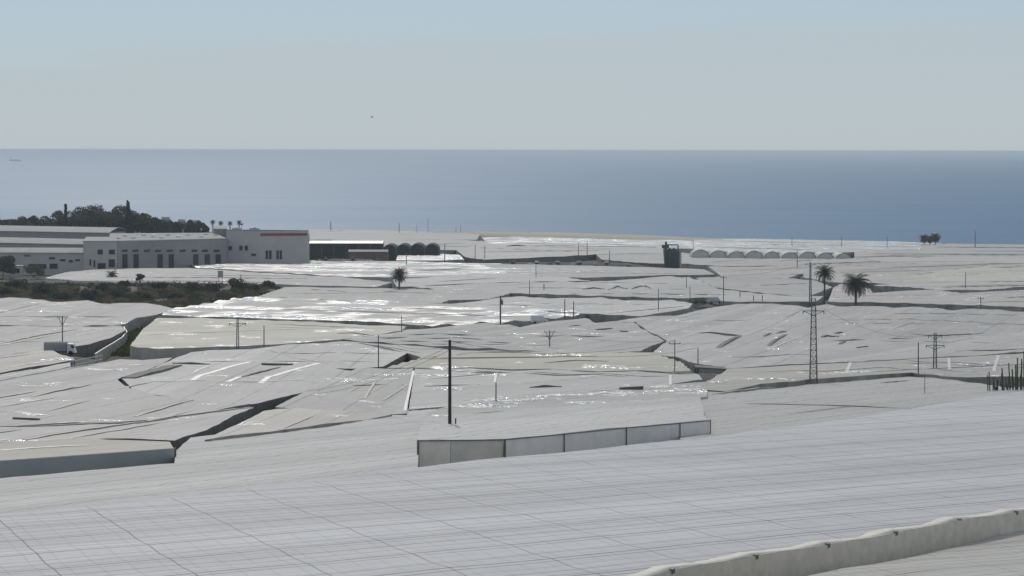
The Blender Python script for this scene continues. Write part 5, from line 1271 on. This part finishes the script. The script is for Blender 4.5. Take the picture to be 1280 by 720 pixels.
# ------------------------------------------------------------------ ship and gull
Y = 17000; c = pt(19, 186.2, Y); k = Y/F
sh = thing('cargo_ship', 'faint distant ship on the sea horizon at the far left', 'ship', (c.x, Y, 0))
b = MB(); L = 15*k; b.prism([(c.x-L/2, Y-9), (c.x+L*.42, Y-9), (c.x+L/2, Y), (c.x+L*.42, Y+9), (c.x-L/2, Y+9)], -1, 9); b.build('hull', 'hull', sh)
b = MB(); b.box((c.x-L*.36, Y, 14), (L*.12, 14, 12)); b.box((c.x-L*.34, Y, 23), (L*.04, 5, 6)); b.build('deckhouse', 'hull', sh)
b = MB(); b.box((c.x+L*.05, Y, 11), (L*.55, 15, 5)); b.build('cargo', 'hull', sh)
Y = 520; c = pt(465, 146.5, Y); gl = thing('gull', 'tiny dark gull gliding in the pale sky', 'bird', c)
b = MB()
prof = [(-.25, .02), (-.15, .06), (0, .08), (.15, .05), (.26, .015)]
for i in range(4): b.tube(c+Vector((prof[i][0], 0, 0)), c+Vector((prof[i+1][0], 0, 0)), prof[i][1], prof[i+1][1], 8, i in (0, 3))
for s_ in (-1, 1):
    w0 = [c+Vector((-.08, 0, .03)), c+Vector((.08, 0, .03)), c+Vector((.02, s_*.35, .16)), c+Vector((-.10, s_*.35, .16)), c+Vector((-.16, s_*.7, .08))]
    up = Vector((0, 0, .02)); kk_ = len(b.v); b.v += w0+[p+up for p in w0]
    for f in ((0,1,2,3), (3,2,4), (5,8,7,6), (8,9,7), (0,3,8,5), (1,6,7,2), (3,4,9,8), (2,7,9,4)): b.f.append(tuple(kk_+i for i in f))
bo = b.build('body', 'feather', gl); gl.rotation_euler = (0, 0, R(25))
HAZE0, HAZE1, CLOUDC, EXPO = (5.5, 6.25, 6.45), (4.3, 5.85, 7.15), (5.4, 6.1, 6.45), -0.73
# ------------------------------------------------------------------ light, sky
w = bpy.data.worlds.new('World'); sc.world = w; w.use_nodes = True
n = w.node_tree.nodes; l = w.node_tree.links; bg = n['Background']
SUN_EL, SUN_AZ = 34.0, -8.0          # azimuth from +Y (view), negative is to the left
sky = n.new('ShaderNodeTexSky'); sky.sky_type = 'NISHITA'; sky.sun_disc = False
sky.sun_elevation = R(SUN_EL); sky.sun_rotation = R(SUN_AZ); sky.air_density = 1.0; sky.dust_density = 1.0; sky.ozone_density = 1.5
tc = n.new('ShaderNodeTexCoord')
mp = n.new('ShaderNodeMapping'); l.new(tc.outputs['Generated'], mp.inputs[0]); mp.inputs['Scale'].default_value = (2.0, 2.0, 26)
cn = noise_node(n, l, mp.outputs[0], 1.0, 6, 0.55)
sep = n.new('ShaderNodeSeparateXYZ'); l.new(tc.outputs['Generated'], sep.inputs[0])
# pale marine haze low in the sky, thinning upwards, under a thin sheet of stratus
hz = maprange(n, l, sep.outputs[2], 0.0, 1.0, 1.0, 0.45)
hz = mathn(n, l, 'MULTIPLY', mathn(n, l, 'POWER', hz, 1.3), 0.98)
hc = mix(n, l, maprange(n, l, sep.outputs[2], 0.0, 0.06, 0, 1), HAZE0, HAZE1)
hc = mix(n, l, maprange(n, l, sep.outputs[2], 0.08, 0.4, 0, 1), hc, (6.2, 6.3, 6.3))
base = mix(n, l, hz, sky.outputs[0], hc)
lo = mathn(n, l, 'ADD', sep.outputs[2], maprange(n, l, cn.outputs[0], 0.3, 0.7, -0.012, 0.012))
lo = mathn(n, l, 'SUBTRACT', lo, mathn(n, l, 'MULTIPLY', sep.outputs[0], 0.035))
cl = mathn(n, l, 'MULTIPLY', maprange(n, l, lo, 0.038, 0.043, 1.0, 0.0), maprange(n, l, cn.outputs[0], 0.3, 0.7, 0.35, 0.85))
l.new(mix(n, l, cl, base, CLOUDC), bg.inputs[0])
bg.inputs[1].default_value = 0.147
sd = bpy.data.lights.new('sun', 'SUN'); sd.energy = 2.55; sd.angle = R(0.53); sd.color = (1.0, 0.94, 0.86)
so = bpy.data.objects.new('sun', sd); COL.objects.link(so)
dirv = Vector((math.sin(R(SUN_AZ))*math.cos(R(SUN_EL)), math.cos(R(SUN_AZ))*math.cos(R(SUN_EL)), math.sin(R(SUN_EL))))
so.rotation_euler = dirv.to_track_quat('Z', 'Y').to_euler()
vs = sc.view_settings; vs.view_transform = 'Standard'; vs.look = 'None'; vs.gamma = 1; vs.use_curve_mapping = False; vs.exposure = EXPO
sc.cycles.use_denoising = True
sc.cycles.max_bounces = 5; sc.cycles.diffuse_bounces = 3; sc.cycles.glossy_bounces = 2
sc.cycles.sample_clamp_indirect = 4

# ------------------------------------------------------------------ air
hm = bpy.data.materials.new('sea_air'); hm.use_nodes = True; hn = hm.node_tree.nodes; hl = hm.node_tree.links
hn.remove(hn['Principled BSDF']); pv = hn.new('ShaderNodeVolumePrincipled')
pv.inputs['Color'].default_value = (0.74, 0.87, 1.0, 1); pv.inputs['Density'].default_value = 6.0e-5; pv.inputs['Anisotropy'].default_value = 0.3
hl.new(pv.outputs[0], hn['Material Output'].inputs['Volume'])
b = MB(); b.hexa([Vector(p) for p in ((-45000,-400,-8),(45000,-400,-8),(45000,92000,-8),(-45000,92000,-8),(-45000,-400,74.6),(45000,-400,74.6),(45000,92000,74.6),(-45000,92000,74.6))])
M['air'] = hm
hz_ = b.build('haze', 'air'); hz_['kind'] = 'stuff'
sc.cycles.volume_bounces = 0
